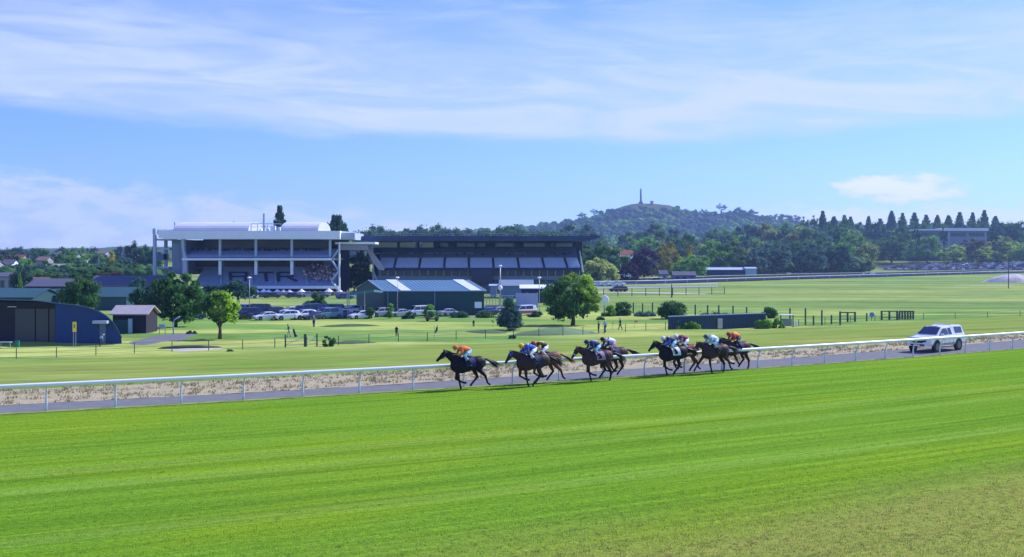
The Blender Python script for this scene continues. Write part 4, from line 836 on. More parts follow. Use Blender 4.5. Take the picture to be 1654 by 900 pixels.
# centre right: structures between shed and big tree
hut('low open shelter with long white roof right of the green shed', 842, 892, 480, 466, 461, 262, m_dark, m_white, 5, name='shelter', cat='shelter')
hut('grey blue roofed low building in front of the dark grandstand', 808, 860, 480, 462, 453, 290, m_grey, mat('grey_blue_roof', (.16, .22, .28), .6, .1, .4), 12, name='building', cat='building')
hut('small pale hut right of the green shed', 792, 802, 480, 462, 460, 300, m_offw, m_offw, 4)
sc_ = empty('screen_wall', (px(852, 235), 235, LOW), 'plain lilac blue screen wall between the conifer and the golden tree', 'wall'); MB().box(px(834, 235), px(868, 235), 235, 235.3, LOW, pz(474, 235)).build('panel', mat('lilac_panel', (.34, .36, .62), .7, .05, .3), sc_, world=True)
for x in (834, 851, 868): MB().box(px(x, 235)-.1, px(x, 235)+.1, 234.9, 235.35, LOW, pz(473, 235)).build('post', m_offw, sc_, world=True)
fw = empty('pavilion_wall', (px(800, 240), 240, LOW), 'low lilac wall and posts right of the green shed', 'fence'); 
for i in range(6): x = 786+i*5; MB().tube([(px(x, 240), 240, LOW), (px(x, 240), 240, pz(477, 240))], .08, 6).build('post', m_steel, fw, world=True)
MB().box(px(784, 240), px(835, 240), 240.2, 240.4, pz(497, 240), pz(493, 240)).build('wall_panel', mat('lilac_wall', (.33, .3, .4), .7), fw, world=True)
MB().box(px(784, 240), px(835, 240), 239.9, 240.0, pz(478, 240), pz(477, 240)).build('top_rail', m_offw, fw, world=True)
# far right buildings
hut('long low shed with pale flat roof and open dark front at the wood edge', 1142, 1206, 450, 436, 432.5, 600, m_dark, m_offw, 9)
hut('pale blue rendered end block of the long low shed', 1205, 1222, 450, 434, 432, 598, mat('pale_blue_wall', (.33, .45, .52), .7), m_offw, 9, name='building', cat='building')
hut('tiny pale cottage under the bright green tree', 1066, 1078, 450, 443, 437, 508, m_cream, m_vroof, 7, name='house', cat='house', win=1)
hut('long low grey roofed house beneath the bright green tree', 1088, 1124, 450, 445, 439, 510, m_grey, m_vroof, 8, name='house', cat='house', win=3)
hut('white house with pinkish roof left of the large purple tree', 1004, 1022, 430, 412, 405, 560, m_white, m_rroof, 8, name='house', cat='house', win=2)
hs = empty('hillside_building', (px(1538, 900), 900, gzf(px(1538, 900), 900)), 'long white flat roofed building on the wooded hillside at right', 'building')
def b3(n_, mm, a, b, c_, d_, e, f_): return bx(n_, mm, a, b, c_, d_, e, f_, hs)
b3('roof', m_white, 1480, 1526, 370, 372.5, 950, 967); b3('roof', m_white, 1524, 1597, 368.5, 373, 951.5, 970); b3('walls', m_cream, 1484, 1594, 373.2, 410, 957, 967)
for x0, x1 in ((1488, 1510), (1514, 1530), (1536, 1560), (1566, 1590)): b3('window_band', m_glass, x0, x1, 376, 382, 956.6, 956.9)
b3('veranda_post', m_offw, 1532, 1534, 373, 396, 953, 954)
# obelisk on the summit
oz = gzf(px(1035, 2600), 2600); od = 2600.; oX = px(1035, od)
ob = empty('obelisk', (oX, od, oz), 'tall slim stone obelisk on the summit of the hill', 'monument'); m_stone = mat('dark_stone', (.12, .12, .13), .8)
m = MB(); h = pz(304, od)-oz
def frus(m, x, y, z0, z1, a, b): m.add([(x+s*w, y+t_*w, z) for z, w in ((z0, a), (z1, b)) for s, t_ in ((-1, -1), (1, -1), (1, 1), (-1, 1))], [(0, 1, 2, 3), (4, 5, 6, 7), (0, 1, 5, 4), (1, 2, 6, 5), (2, 3, 7, 6), (3, 0, 4, 7)])
frus(m, oX, od, oz+h*.14, oz+h*.93, 2.3, 1.5); frus(m, oX, od, oz+h*.93, oz+h, 1.5, .1); m.build('shaft', m_stone, ob, world=True)
m = MB(); frus(m, oX, od, oz-3, oz+h*.07, 5.2, 4.6); frus(m, oX, od, oz+h*.07, oz+h*.16, 3.6, 2.8); m.build('plinth', m_stone, ob, world=True)
x2 = px(1053, 2590); hut('small square stone block beside the obelisk on the summit', 1050.8, 1055.3, 0, 326, 324.5, 2590, m_stone, m_stone, 5, name='summit_hut', cat='hut')
# ------------------------------------------------------------------ far course: dark strip, white rails, car park surface
def far_strip(name, m_, P0, w, z, label, kind='structure'):
    m = MB(); V = []
    for (X, Y) in P0: V += [(X, Y-w/2, LOW+z), (X, Y+w/2, LOW+z)]
    m.add(V, [(2*i, 2*i+2, 2*i+3, 2*i+1) for i in range(len(P0)-1)]); return tag(m.build(name, m_), label, None, None, kind)
farP = [(20, 415), (57, 437), (100, 488), (167, 563), (250, 650), (344, 748), (430, 800), (560, 840)]
def interp(P, k=6):
    out = []
    for (a, b), (c_, d_) in zip(P[:-1], P[1:]): out += [(a+(c_-a)*i/k, b+(d_-b)*i/k) for i in range(k)]
    return out+[P[-1]]
FP = interp(farP)
far_strip('far_track', mat('dark_soil_track', (.035, .045, .08), .9, .2, .1, spec=0), [(a, b+28) for a, b in FP], 50, .35, 'dark far bend of the race course beyond the infield')
hg = MB(); hv = [(a_, b_+62) for a_, b_ in FP]
for (a_, b_), (c_, d_) in zip(hv[:-1], hv[1:]): hg.add([(a_, b_, LOW-1), (c_, d_, LOW-1), (c_, d_+3, LOW-1), (a_, b_+3, LOW-1), (a_, b_, LOW+1.1), (c_, d_, LOW+1.1), (c_, d_+3, LOW+1.1), (a_, b_+3, LOW+1.1)], [(0, 1, 5, 4), (1, 2, 6, 5), (2, 3, 7, 6), (3, 0, 4, 7), (4, 5, 6, 7)])
tag(hg.build('hedge', mat('hedge_leaves', (.02, .045, .03), .9, .3, .5, bump=.3)), 'long low dark hedge behind the far bend of the course', 'hedge')
def railing(label, P, h, spacing, mp, mr, r=.05, rp=.05, rails=1, name='railing', cat='fence', maxp=100, z=None, group=None):
    t = empty(name, (P[0][0], P[0][1], gzf(*P[0])), label, cat, group); seg = []; tot = 0
    for a, b in zip(P[:-1], P[1:]): L = math.dist(a, b); seg.append((tot, L, a, b)); tot += L
    nn = min(maxp, max(2, int(tot/spacing))); Q = []
    for i in range(nn+1):
        s = tot*i/nn
        for s0, L, a, b in seg:
            if s <= s0+L+1e-6: k = (s-s0)/L; Q.append((a[0]+(b[0]-a[0])*k, a[1]+(b[1]-a[1])*k)); break
    Z = [gzf(*q) if z is None else z for q in Q]
    for (x, y), zz in zip(Q, Z): MB().tube([(x, y, zz-.1), (x, y, zz+h)], rp, 6).build('post', mp, t, world=True)
    m = MB()
    for k in range(rails):
        hh = h*(1-k*.42)-.02; m.tube([(x, y-.02, zz+hh) for (x, y), zz in zip(Q, Z)], r, 6)
    m.build('rail', mr, t, world=True); return t
railing('long white rail along the outside of the far course bend', [(a, b) for a, b in FP], 1.2, 16, m_rail, m_rail, .12, .045, name='far_rail', cat='rail', z=LOW+.35)
railing('second white rail on the outer edge of the far course bend', [(a, b+56) for a, b in FP], 1.2, 24, m_steel, m_steel, .10, .05, name='far_rail', cat='rail', z=LOW+.35)
railing('white paling rail crossing behind the post and wire fence right of the big golden tree', [(px(962, 372), 372), (px(1060, 372), 372), (px(1158, 386), 386)], 1.7, 3.2, m_rail, m_rail, .09, .06, 2, name='white_railing', cat='rail')
m_wood = mat('weathered_timber', (.055, .07, .075), .8, .15, 2); m_wire = mat('fence_wire', (.16, .19, .18), .6)
railing('dark post and rail fence crossing the grass right of the big golden tree', [(px(975, 300), 300), (px(1170, 322), 322)], 2.2, 4.3, m_wood, m_wire, .04, .1, 3, name='paddock_fence')
far_strip('sand_track', mat('pale_sand', (.48, .44, .40), .9, .15, .2), [(px(950, 335), 335), (px(1000, 338), 338), (px(1080, 330), 330), (px(1140, 324), 324)], 9, .06, 'pale sandy track behind the dark post fence')
far_strip('inner_path', mat('grey_path', (.26, .26, .28), .9, .1, .2), [(px(962, 385), 385), (px(1060, 392), 392), (px(1160, 405), 405)], 14, .05, 'grey path behind the white paling rail')
# tall posts along the right middle distance
r4 = random.Random(8)
def post_row(label, items, mp=m_wood, group='tall timber posts above the blue hoarding', r=.13):
    for x, yt, yb_ in items:
        X, Y, _ = gp(x, yb_); zz = gzf(X, Y); o = MB().tube([(0, 0, -.1), (0, 0, pz(yt, Y)-zz)], r, 8).build('post', mp); o.location = (X, Y, zz); tag(o, label, 'post', group)
post_row('tall dark timber post standing in the row behind the dark bushes and blue hoarding', [(1023, 489, 506), (1038, 490, 507), (1054, 489, 507), (1123, 492, 514), (1143, 493, 514), (1161, 493, 514), (1184, 494, 516), (1206, 496, 512), (1276, 498, 520)])
post_row('tall dark timber post in open grass right of the small white roofed shelter', [(1301, 498, 524), (1327.5, 501, 524), (1357, 503, 524)], group='tall posts right of the shelter')
post_row('short dark timber post between taller ones right of the small white roofed shelter', [(1314, 510, 524), (1343, 509, 523), (1400, 506, 519)], group='short posts right of the shelter')
hd = empty('hoarding', (*gp(1150, 531)[:2], LOW), 'long dark blue hoarding wall with a pale top edge in the middle distance', 'wall')
p0, p1 = gp(1080, 534), gp(1236, 527.5)
def seg_box(m, a, b, t0, t1, z0, z1, th=.15):
    A = Vector((a[0]+(b[0]-a[0])*t0, a[1]+(b[1]-a[1])*t0, 0)); B = Vector((a[0]+(b[0]-a[0])*t1, a[1]+(b[1]-a[1])*t1, 0)); n_ = Vector((-(B-A).y, (B-A).x, 0)).normalized()*th
    V = [A-n_*.5, B-n_*.5, B+n_*.5, A+n_*.5]; m.add([(v.x, v.y, z) for z in (z0, z1) for v in V], [(0, 1, 2, 3), (4, 5, 6, 7), (0, 1, 5, 4), (1, 2, 6, 5), (2, 3, 7, 6), (3, 0, 4, 7)])
zt0 = LOW+2.0; m = MB(); seg_box(m, p0, p1, 0, 1, LOW-.3, zt0, .3)
for k in range(40): seg_box(m, p0, p1, k/40+.002, k/40+.006, LOW, zt0, .36)
m.build('panels', mat('navy_hoarding', (.022, .05, .085), .6, .15, .4), hd, world=True); m = MB(); seg_box(m, p0, p1, 0, 1, zt0, zt0+.12, .4); m.build('top_edge', m_offw, hd, world=True)
m = MB(); seg_box(m, (p0[0], p0[1]-.35), (p1[0], p1[1]-.35), .49, .535, LOW, LOW+1.5, .2); m.build('pale_board', mat('cream_board', (.45, .4, .36), .6), hd, world=True)
def tiny(label, x, yb_, w, h, m_, name, cat):
    X, Y, _ = gp(x, yb_); o = MB().prism([(-w/2, 0), (w/2, 0), (w/2*.8, h), (-w/2*.8, h)], -.12, .12).build(name, m_, bevel=.03); o.location = (X, Y-.2, gzf(X, Y)); return tag(o, label, cat)
tiny('small white marker board in front of the clipped hedge', 1087, 533, .45, .75, m_white, 'marker_board', 'board'); tiny('small white marker beside the little shelter', 1286, 525, .4, .9, m_white, 'marker_board', 'board')
x, y, z = gp(1271, 527.5); shd = empty('shelter', (x, y, z), 'small open stand with flat white roof among green shrubs', 'shelter')
for s in (-.95, .95): MB().box(x+s-.07, x+s+.07, y-.07, y+.07, z-.1, z+1.75).build('post', m_dgreen, shd, world=True)
MB().box(x-1.05, x+1.05, y-.5, y+.9, z+1.75, z+1.87).build('roof', m_white, shd, world=True); MB().box(x-.9, x+.9, y+.5, y+.6, z, z+1.2).build('back_panel', m_cream, shd, world=True)
def frame_fence(label, x0, x1, yt, yb_, n_, h2=None):
    a = gp(x0, yb_); b = gp(x1, yb_); t = empty('timber_frame', a, label, 'gate'); H = pz(yt, a[1])-LOW
    for i in range(n_): X = a[0]+(b[0]-a[0])*i/(n_-1); MB().box(X-.13, X+.13, a[1]-.13, a[1]+.13, LOW-.2, LOW+H).build('post', m_wood, t, world=True)
    m = MB(); m.box(a[0]-.1, b[0]+.1, a[1]-.14, a[1]-.02, LOW+H-.18, LOW+H); m.box(a[0], b[0], a[1]-.05, a[1]+.02, LOW+.4, LOW+.5); m.box(a[0], b[0], a[1]-.05, a[1]+.02, LOW+.95, LOW+1.03); m.build('rails', m_wood, t, world=True)
frame_fence('dark timber goal shaped frame with one inner post', 1357, 1381, 504, 520, 3); frame_fence('left timber pen of the pair with pale top bar', 1424, 1449, 502, 517, 3); frame_fence('right timber pen of the pair with close upright posts', 1453, 1475, 502, 516, 6)
MB_ = empty('sign', gp(1408, 518), 'small blue round sign between two timber posts', 'sign'); x, y, z = gp(1408, 518); MB().tube([(x, y, z), (x, y, z+.9)], .05, 6).build('post', m_wood, MB_, world=True); MB().tube([(x, y-.1, z+1.), (x, y-.04, z+1.)], .42, 16).build('disc', mat('sign_blue', (.12, .2, .55), .5), MB_, world=True)
# golf boundary fence
FX = [(-40, 582), (60, 577), (125, 575), (188, 573), (247, 571), (305, 570), (358, 568), (412, 565), (460, 562.5), (540, 559), (620, 555.5), (663, 553.5), (701.5, 552), (741, 550.5), (777, 549.5), (813, 548.5), (848, 547), (915, 543.6), (949, 541), (1013.7, 537.5), (1075, 534)]
railing('thin post and wire boundary fence along the golf course', [gp(a, b)[:2] for a, b in FX], 1.15, 3.9, mat('fence_post', (.07, .09, .09), .7), m_wire, .018, .05, 3, name='wire_fence')
railing('faint post and wire fence across the right grass behind the utility vehicle', [gp(a, b)[:2] for a, b in ((1290, 525), (1480, 516), (1560, 515), (1700, 514))], 1.1, 5.5, mat('fence_post', (.07, .09, .09), .7), m_wire, .02, .05, 3, name='wire_fence')
def gate(label, x0, x1, yb_):
    a = gp(x0, yb_); b = gp(x1, yb_-1); t = empty('gate', (a[0], a[1], gzf(a[0], a[1])), label, 'gate'); z = t.location.z
    for X, Y in ((a[0], a[1]), (b[0], b[1])): MB().tube([(X, Y, z-.1), (X, Y, z+1.5)], .09, 6).build('post', m_wood, t, world=True)
    m = MB()
    for h in (.3, .7, 1.15): m.tube([(a[0], a[1], z+h), (b[0], b[1], z+h)], .025, 5)
    m.tube([(a[0], a[1], z+.3), (b[0], b[1], z+1.15)], .025, 5); m.build('leaf', m_steel, t, world=True)
gate('left metal field gate with dark posts in the golf fence', 461, 492, 563); gate('right metal field gate beside the sapling in the golf fence', 494, 512, 562)
# lamps
def lamp(label, x, yt, yb_, r=.07, head='lamp'):
    X, Y, _ = gp(x, yb_); zz = gzf(X, Y); t = empty('street_lamp', (X, Y, zz), label, 'lamp post'); zt_ = pz(yt, Y)
    MB().tube([(X, Y, zz-.2), (X, Y, zt_)], r*1.3, 8, r*.7).build('pole', m_steel, t, world=True, smooth=True)
    MB().ell((X, Y-.15, zt_+.05), (.38, .5, .16), 12, 8).build('lamp_head', m_white, t, world=True, smooth=True); return t
lamp('slim lamp post with white head in front of the white grandstand umbrellas', 403, 449, 512); lamp('slim lamp post in front of the left part of the green shed', 642, 449, 512); lamp('slim lamp post between the conifer and the big golden tree', 871, 449, 508)
lp = lamp('tall thick mast between the green shed and the conifer', 808, 430, 506, .12); X, Y = lp.location.x, lp.location.y
MB().ell((X, Y-.3, pz(465, Y)), (.45, .45, .45), 12, 8).build('floodlight', m_white, lp, world=True, smooth=True)
for x, yt, yb_, lab in ((1085, 459, 481, 'thick dark post in the fence line right of the golden tree'), (1629, 416, 466, 'tall thin dark pole in front of the sand mound'), (48, 411, 447, 'pale utility pole beside the tall dark conifer'), (159.5, 416, 440, 'thin pale pole among the left suburb trees')):
    X, Y, _ = gp(x, yb_) if yb_ > 445 else (px(x, 400), 400, 0); zz = gzf(X, Y); o = MB().tube([(0, 0, -.2), (0, 0, pz(yt, Y)-zz)], .22 if x == 1085 else .16, 8, .12).build('pole', m_wood if x > 500 else m_offw); o.location = (X, Y, zz); tag(o, lab, 'pole')
X, Y, _ = gp(280, 541); zz = gzf(X, Y); o = MB().tube([(0, 0, -.1), (0, 0, 1.6), (.15, 0, 2.0), (.9, 0, 2.45)], .09, 8).build('bent_pole', m_offw, smooth=True); o.location = (X, Y, zz); tag(o, 'short pale pole bent at the top beside the driveway', 'pole')
X, Y, _ = gp(262, 540); zz = gzf(X, Y); t = empty('sign', (X, Y, zz), 'small white rectangular notice on posts at the end of the driveway', 'sign'); MB().box(X-.45, X+.45, Y-.06, Y, zz+.85, zz+1.4).build('panel', m_offw, t, world=True)
for s in (-.4, .4): MB().tube([(X+s, Y+.04, zz), (X+s, Y+.04, zz+1.4)], .04, 6).build('post', m_wood, t, world=True)
X, Y, _ = gp(976, 511); t = empty('dish', (X, Y, LOW), 'round white dish on a short post beside the golden tree', 'dish'); zc = pz(485, Y)
MB().tube([(X, Y, LOW-.1), (X, Y, zc)], .12, 6).build('post', m_steel, t, world=True); MB().ell((X, Y-.2, zc), (.85, .25, .95), 16, 10).build('bowl', m_white, t, world=True, smooth=True)
# banner flag and course flags
def flag(label, x, yt, yb_, m_, w=.35, h=.8, lean=.35, pole=True, fy=None):
    X, Y, _ = gp(x, yb_); zz = gzf(X, Y); t = empty('flag', (X, Y, zz), label, 'flag'); zt_ = pz(yt, Y)
    if pole: MB().tube([(X, Y, zz), (X, Y, zt_)], .025, 6).build('pole', m_steel, t, world=True)
    m = MB(); n_ = 6; V = []
    for i in range(n_+1):
        k = i/n_; ww = w*(.35+.65*math.sin(math.pi*min(1, k+.15))); zz_ = zt_-h*(1-k); xx = X+lean*k; yy = Y+.05*math.sin(k*6)
        V += [(xx, yy-.02, zz_), (xx+ww, yy-.02, zz_), (xx+ww, yy+.02, zz_), (xx, yy+.02, zz_)]
    m.add(V, [(i*4+k, i*4+(k+1) % 4, i*4+4+(k+1) % 4, i*4+4+k) for i in range(n_) for k in range(4)]+[(0, 1, 2, 3), (4*n_, 4*n_+1, 4*n_+2, 4*n_+3)]); m.build('cloth', m_, t, world=True)
flag('dark slanting feather flag above the golf fence', 701.5, 526, 551.5, mat('dark_cloth', (.03, .04, .06), .8), .3, .95, .35); flag('small dark flag right of the white shirted golfer', 796, 517, 530, MATS['dark_cloth'], .25, .4, -.25)
flag('small orange flag on the golf green', 1025, 517, 530, mat('orange_cloth', (.7, .25, .12), .8), .5, .4, .1); flag('small yellow flag on the golf green', 989, 520, 533, mat('lemon_cloth', (.75, .75, .3), .8), .3, .35, .1)
# bunkers, paths and mound
def blob(name, label, cx, cy, rx, ry, m_, lift=.05, seed=1, rings=5, hgt=0., kind='structure', ns=36):
    X0, Y0, _ = gp(cx, cy); rs = random.Random(seed); ph = [rs.random()*6.28 for _ in range(4)]; V = []; Fs = []
    for j in range(rings+1):
        for i in range(ns):
            a = 2*math.pi*i/ns; q = (1+.12*math.sin(2*a+ph[0])+.1*math.sin(3*a+ph[1])+.04*math.sin(7*a+ph[2]))*j/rings; X, Y = X0+rx*q*math.cos(a), Y0+ry*q*math.sin(a)
            V.append((X, Y, gzf(X, Y)+lift*(1 if j < rings else -.5)+hgt*(1-(j/rings)**1.5)*(1+.25*math.sin(5*a+j+ph[3])*(j/rings))))
    Fs = [(j*ns+i, j*ns+(i+1) % ns, (j+1)*ns+(i+1) % ns, (j+1)*ns+i) for j in range(rings) for i in range(ns)]
    return tag(link(name, arr_mesh(name, V, Fs, m_, smooth=True)), label, None, None, kind)
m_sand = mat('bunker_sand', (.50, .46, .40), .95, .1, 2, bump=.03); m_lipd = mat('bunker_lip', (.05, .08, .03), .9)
blob('bunker', 'pale sand bunker with a dark lip below the golden green tree', 312, 566, 3.5, 3.2, m_sand, .10, 2)
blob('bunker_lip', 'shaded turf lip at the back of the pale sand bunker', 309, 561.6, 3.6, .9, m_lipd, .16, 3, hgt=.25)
for cx, cy, rx, ry in ((788, 537, 3.2, 1.5), (862, 541, 4.0, 1.6), (570, 556, 2.6, 1.3), (566, 525, 5.5, 1.2)): blob('golf_mound', 'low shadowed grass bank on the golf course', cx, cy, rx, ry, mat('shade_toned_grass', (.07, .13, .045), .9, .2, 1), .04, int(cx), hgt=.35)  # shade of the hollows put into the darker grass colour
blob('golf_mound', 'smooth pale green mound under the big golden tree', 903, 538, 6., 4., mat('mound_grass', (.13, .22, .085), .9, .1, 1), .03, 5, hgt=.75)
blob('driveway', 'grey asphalt driveway leading past the dark shed', 262, 547, 3.4, 10, m_asph, .05, 6)
blob('mound', 'large pale gravel mound on the far infield at the right edge', 1636, 456, 12, 7, mat('gravel_mound', (.46, .42, .40), .9, .3, .4, bump=.3, bscale=.6), .3, 7, hgt=3.2)
blob('bare_patch', 'bare grey earth patch left of the gravel mound', 1590, 461, 11, 6, mat('bare_earth', (.27, .31, .13), .9, .2, .1), .12, 8)
# umbrellas
def umbrella(x, w, label):
    X, Y = px(x, 312), 312.; t = empty('umbrella', (X, Y, LOW), label, 'umbrella', 'white umbrellas before the grandstand'); r = w/1.6*Y/F; zc = pz(471.6, Y)
    m = MB(); V = [(X, Y, zc+r*.75)]+[(X+r*math.cos(a*math.pi/4), Y+r*math.sin(a*math.pi/4), zc) for a in range(8)]; m.add(V, [(0, 1+i, 1+(i+1) % 8) for i in range(8)]+[list(range(1, 9))]); m.build('canopy', m_white, t, world=True)
    MB().tube([(X, Y, LOW), (X, Y, zc+.1)], .05, 6).build('pole', m_steel, t, world=True)
for x, w in ((415, 9), (426, 11), (434, 9), (448, 10), (458, 9), (468, 9), (487, 11), (531, 13), (549, 9)):
    umbrella(x, w, 'open white market umbrella in the row at the foot of the white grandstand' if x < 500 else ('largest white umbrella, alone below the spectators' if x == 531 else 'white umbrella by the post under the link roof'))
crowd('ground_crowd', lambda r: (px(r.uniform(400, 600), 310), 309+5*r.random(), LOW), 150, 'people standing and sitting around the white umbrellas')
railing('pale low fence in front of the umbrellas', [(px(405, 306), 306), (px(560, 306), 306)], 1.1, 3., m_offw, m_offw, .05, .04, 2, name='pale_fence')
# ------------------------------------------------------------------ vehicles
PAINT = {k: mat('paint_'+k, c, .28, .02, .5, spec=.5, coat=.6) for k, c in dict(white=(.74, .76, .80), silver=(.42, .45, .5), dark=(.02, .025, .04), blue=(.03, .07, .2), navy=(.02, .035, .10), teal=(.10, .22, .27), red=(.35, .04, .04), maroon=(.12, .03, .05), grey=(.16, .18, .22), cream=(.5, .46, .4)).items()}
m_tyre = mat('tyre_rubber', (.02, .02, .024), .85); m_rim = mat('alloy_rim', (.16, .17, .2), .35, metal=.6); m_carglass = mat('car_glass', (.02, .03, .05), .06, .05, .5, spec=.8); m_lampglass = mat('headlight_glass', (.6, .65, .72), .1, spec=.8); m_trim = mat('black_trim', (.02, .02, .025), .6)
ST = dict(
 sedan=[(2.3, .38, .60, .62, .74, .6), (2.15, .24, .70, .74, .86, .72), (1.05, .2, .90, .96, .89, .74), (.25, .2, .93, 1.42, .9, .60), (-.95, .2, .95, 1.42, .9, .60), (-1.75, .2, .97, 1.08, .89, .68), (-2.2, .26, .94, .99, .85, .72), (-2.3, .4, .8, .84, .8, .65)],
 suv=[(2.25, .42, .76, .78, .80, .66), (2.12, .3, .90, .95, .92, .78), (1.15, .26, 1.02, 1.10, .94, .80), (.45, .26, 1.06, 1.66, .95, .68), (-1.2, .26, 1.08, 1.70, .95, .68), (-1.95, .26, 1.10, 1.60, .94, .68), (-2.2, .3, 1.06, 1.16, .92, .80), (-2.28, .45, .8, .86, .86, .72)],
 van=[(2.4, .42, .80, .84, .84, .7), (2.28, .3, 1.0, 1.06, .92, .8), (1.75, .26, 1.08, 1.2, .94, .84), (1.1, .26, 1.15, 1.95, .95, .76), (-1.6, .26, 1.15, 2.0, .95, .76), (-2.25, .26, 1.15, 1.94, .95, .76), (-2.36, .3, 1.0, 1.2, .93, .84), (-2.4, .45, .8, .86, .88, .76)],
 hilux=[(2.58, .58, .86, .88, .78, .66), (2.44, .46, 1.02, 1.08, .93, .80), (1.35, .44, 1.12, 1.20, .95, .80), (.45, .44, 1.15, 1.78, .95, .66), (-.72, .44, 1.16, 1.83, .95, .67), (-1.0, .44, 1.16, 1.87, .95, .70), (-2.3, .44, 1.16, 1.84, .95, .70), (-2.5, .46, 1.14, 1.5, .94, .74), (-2.6, .5, .9, .95, .9, .76)])
AX = dict(sedan=(1.4, -1.4, .31), suv=(1.4, -1.4, .36), van=(1.5, -1.5, .34), hilux=(1.62, -1.52, .42))
def car_ring(q): x, zb, zs, zr, w, wr = q; return [(x, -w*.90, zb), (x, -w, zb+.16), (x, -w, zs-.08), (x, -w*.96, zs), (x, -wr, zr-.04), (x, -wr*.8, zr), (x, wr*.8, zr), (x, wr, zr-.04), (x, w*.96, zs), (x, w, zs-.08), (x, w, zb+.16), (x, w*.90, zb)]
CARM = {}
def car_mesh(kind):
    if kind in CARM: return CARM[kind]
    S = ST[kind]; m = MB(); V = [p for q in S for p in car_ring(q)]; n = 12
    m.add(V, [(i*n+k, i*n+(k+1) % n, (i+1)*n+(k+1) % n, (i+1)*n+k) for i in range(len(S)-1) for k in range(n)]+[list(range(n)), list(range((len(S)-1)*n, len(S)*n))[::-1]])
    body = m.mesh(kind+'_body', PAINT['white'], bevel=.025, smooth=False)
    gl = MB()
    def lerp(a, b, t): return tuple(a[i]+(b[i]-a[i])*t for i in range(3))
    def side(i0, u0, i1, u1, s, lo=.12, hi=.86):
        A, B = S[i0], S[i1]
        def P(q, t, u):
            x, zb, zs, zr, w, wr = q; return (x+u, s*(w*.96+(wr-w*.96)*t+.012), zs+(zr-.04-zs)*t)
        gl.add([P(A, lo, u0), P(B, lo, u1), P(B, hi, u1), P(A, hi, u0)], [(0, 1, 2, 3)])
    c0, c1 = 3, 4
    for s in (-1, 1):
        A, B = S[2], S[3]; sw = lambda q, t: s*(q[4]*.96+(q[5]-q[4]*.96)*t+.014)
        gl.add([(S[2][0]-.22, sw(S[2], .3)*1.0, S[2][2]+.12), (S[3][0], sw(S[3], .1), S[3][2]+.08), (S[3][0], sw(S[3], .84), S[3][3]-.13)], [(0, 1, 2)])
        if kind == 'hilux': side(3, -.02, 3, -.60, s); side(3, -.68, 4, .08, s); side(5, -.12, 6, .12, s, .2, .86)
        elif kind == 'van': side(3, -.02, 3, -.9, s); side(3, -1.0, 4, .1, s)
        else:
            side(3, -.02, 4, .55 if kind == 'sedan' else .95, s); side(4, .48 if kind == 'sedan' else .85, 4, 0, s)
            A, B = S[4], S[5]; gl.add([(A[0]-.06, sw(A, .12), A[2]+.07), (B[0]+.25, sw(B, .25), B[2]+.1), (B[0]+.35 if kind != 'sedan' else A[0]-.2, sw(B, .5), (B[3] if kind != 'sedan' else A[3])-.16), (A[0]-.06, sw(A, .84), A[3]-.13)], [(0, 1, 2, 3)])
    A, B = S[2], S[3]; t0, t1 = .1, .92
    gl.add([(A[0]+(B[0]-A[0])*t0+.03, y*(A[5]+(B[5]-A[5])*t0)*.93, A[3]+(B[3]-A[3])*t0+.02) for y in (-1, 1)]+[(A[0]+(B[0]-A[0])*t1+.03, y*(A[5]+(B[5]-A[5])*t1)*.93, A[3]+(B[3]-A[3])*t1+.02) for y in (1, -1)], [(0, 1, 2, 3)])
    k = len(S)-4 if kind != 'hilux' else len(S)-3; A, B = S[k], S[k+1]
    gl.add([(A[0]+(B[0]-A[0])*t-.03, y*(A[5]+(B[5]-A[5])*t)*.9, A[3]+(B[3]-A[3])*t+.02) for t, y in ((.12, -1), (.12, 1), (.9, 1), (.9, -1))], [(0, 1, 2, 3)])
    gm = arr_mesh(kind+'_glass', gl.v, gl.f, m_carglass)
    bm = bmesh.new(); bm.from_mesh(gm); g_ = bmesh.ops.extrude_face_region(bm, geom=bm.faces[:]); 
    for v in [e for e in g_['geom'] if isinstance(e, bmesh.types.BMVert)]: v.co.z += .006; v.co.y *= 1.004
    bm.to_mesh(gm); bm.free()
    r = AX[kind][2]; w = MB(); 
    def disc(y0, y1, rad, mb, n=20):
        a = [(rad*math.cos(2*math.pi*i/n), rad*math.sin(2*math.pi*i/n)) for i in range(n)]; mb.prism(a, y0, y1)
    disc(-.11, .11, r, w); wm = w.mesh('tyre', m_tyre, bevel=.02); h = MB(); disc(-.125, .125, r*.62, h, 14); 
    for i in range(5):
        a = i*1.2566; h.box(-.03, .03, -.13, .13, 0, r*.55) if i == 0 else None
    hm = h.mesh('rim', m_rim)
    ar = MB(); disc(-.012, .012, r*1.18, ar, 22); am = ar.mesh('arch', m_trim)
    li = MB(); q = S[1]; 
    lm = []
    for s in (-1, 1):
        b = MB(); b.box(S[0][0]-.16, S[0][0]+.015, s*q[4]*.60-.14, s*q[4]*.60+.14, S[0][2]-.10, S[0][2]+.04); lm.append(b.mesh('headlight', m_lampglass, bevel=.02))
    gr = MB(); gr.box(S[0][0]-.05, S[0][0]+.022, -q[4]*.42, q[4]*.42, S[0][1]+.10, S[0][2]-.02); gr.box(S[0][0]-.05, S[0][0]+.012, -q[4]*.7, q[4]*.7, S[0][1]-.02, S[0][1]+.06); grm = gr.mesh('grille', m_trim)
    tl = []
    for s in (-1, 1): b = MB(); e = S[-1]; b.box(e[0]-.015, e[0]+.1, s*e[4]*.8-.1, s*e[4]*.8+.1, e[2]-.25, e[2]-.05); tl.append(b.mesh('tail_light', MATS.get('red_paint')))
    CARM[kind] = (body, gm, wm, hm, am, lm, grm, tl); return CARM[kind]
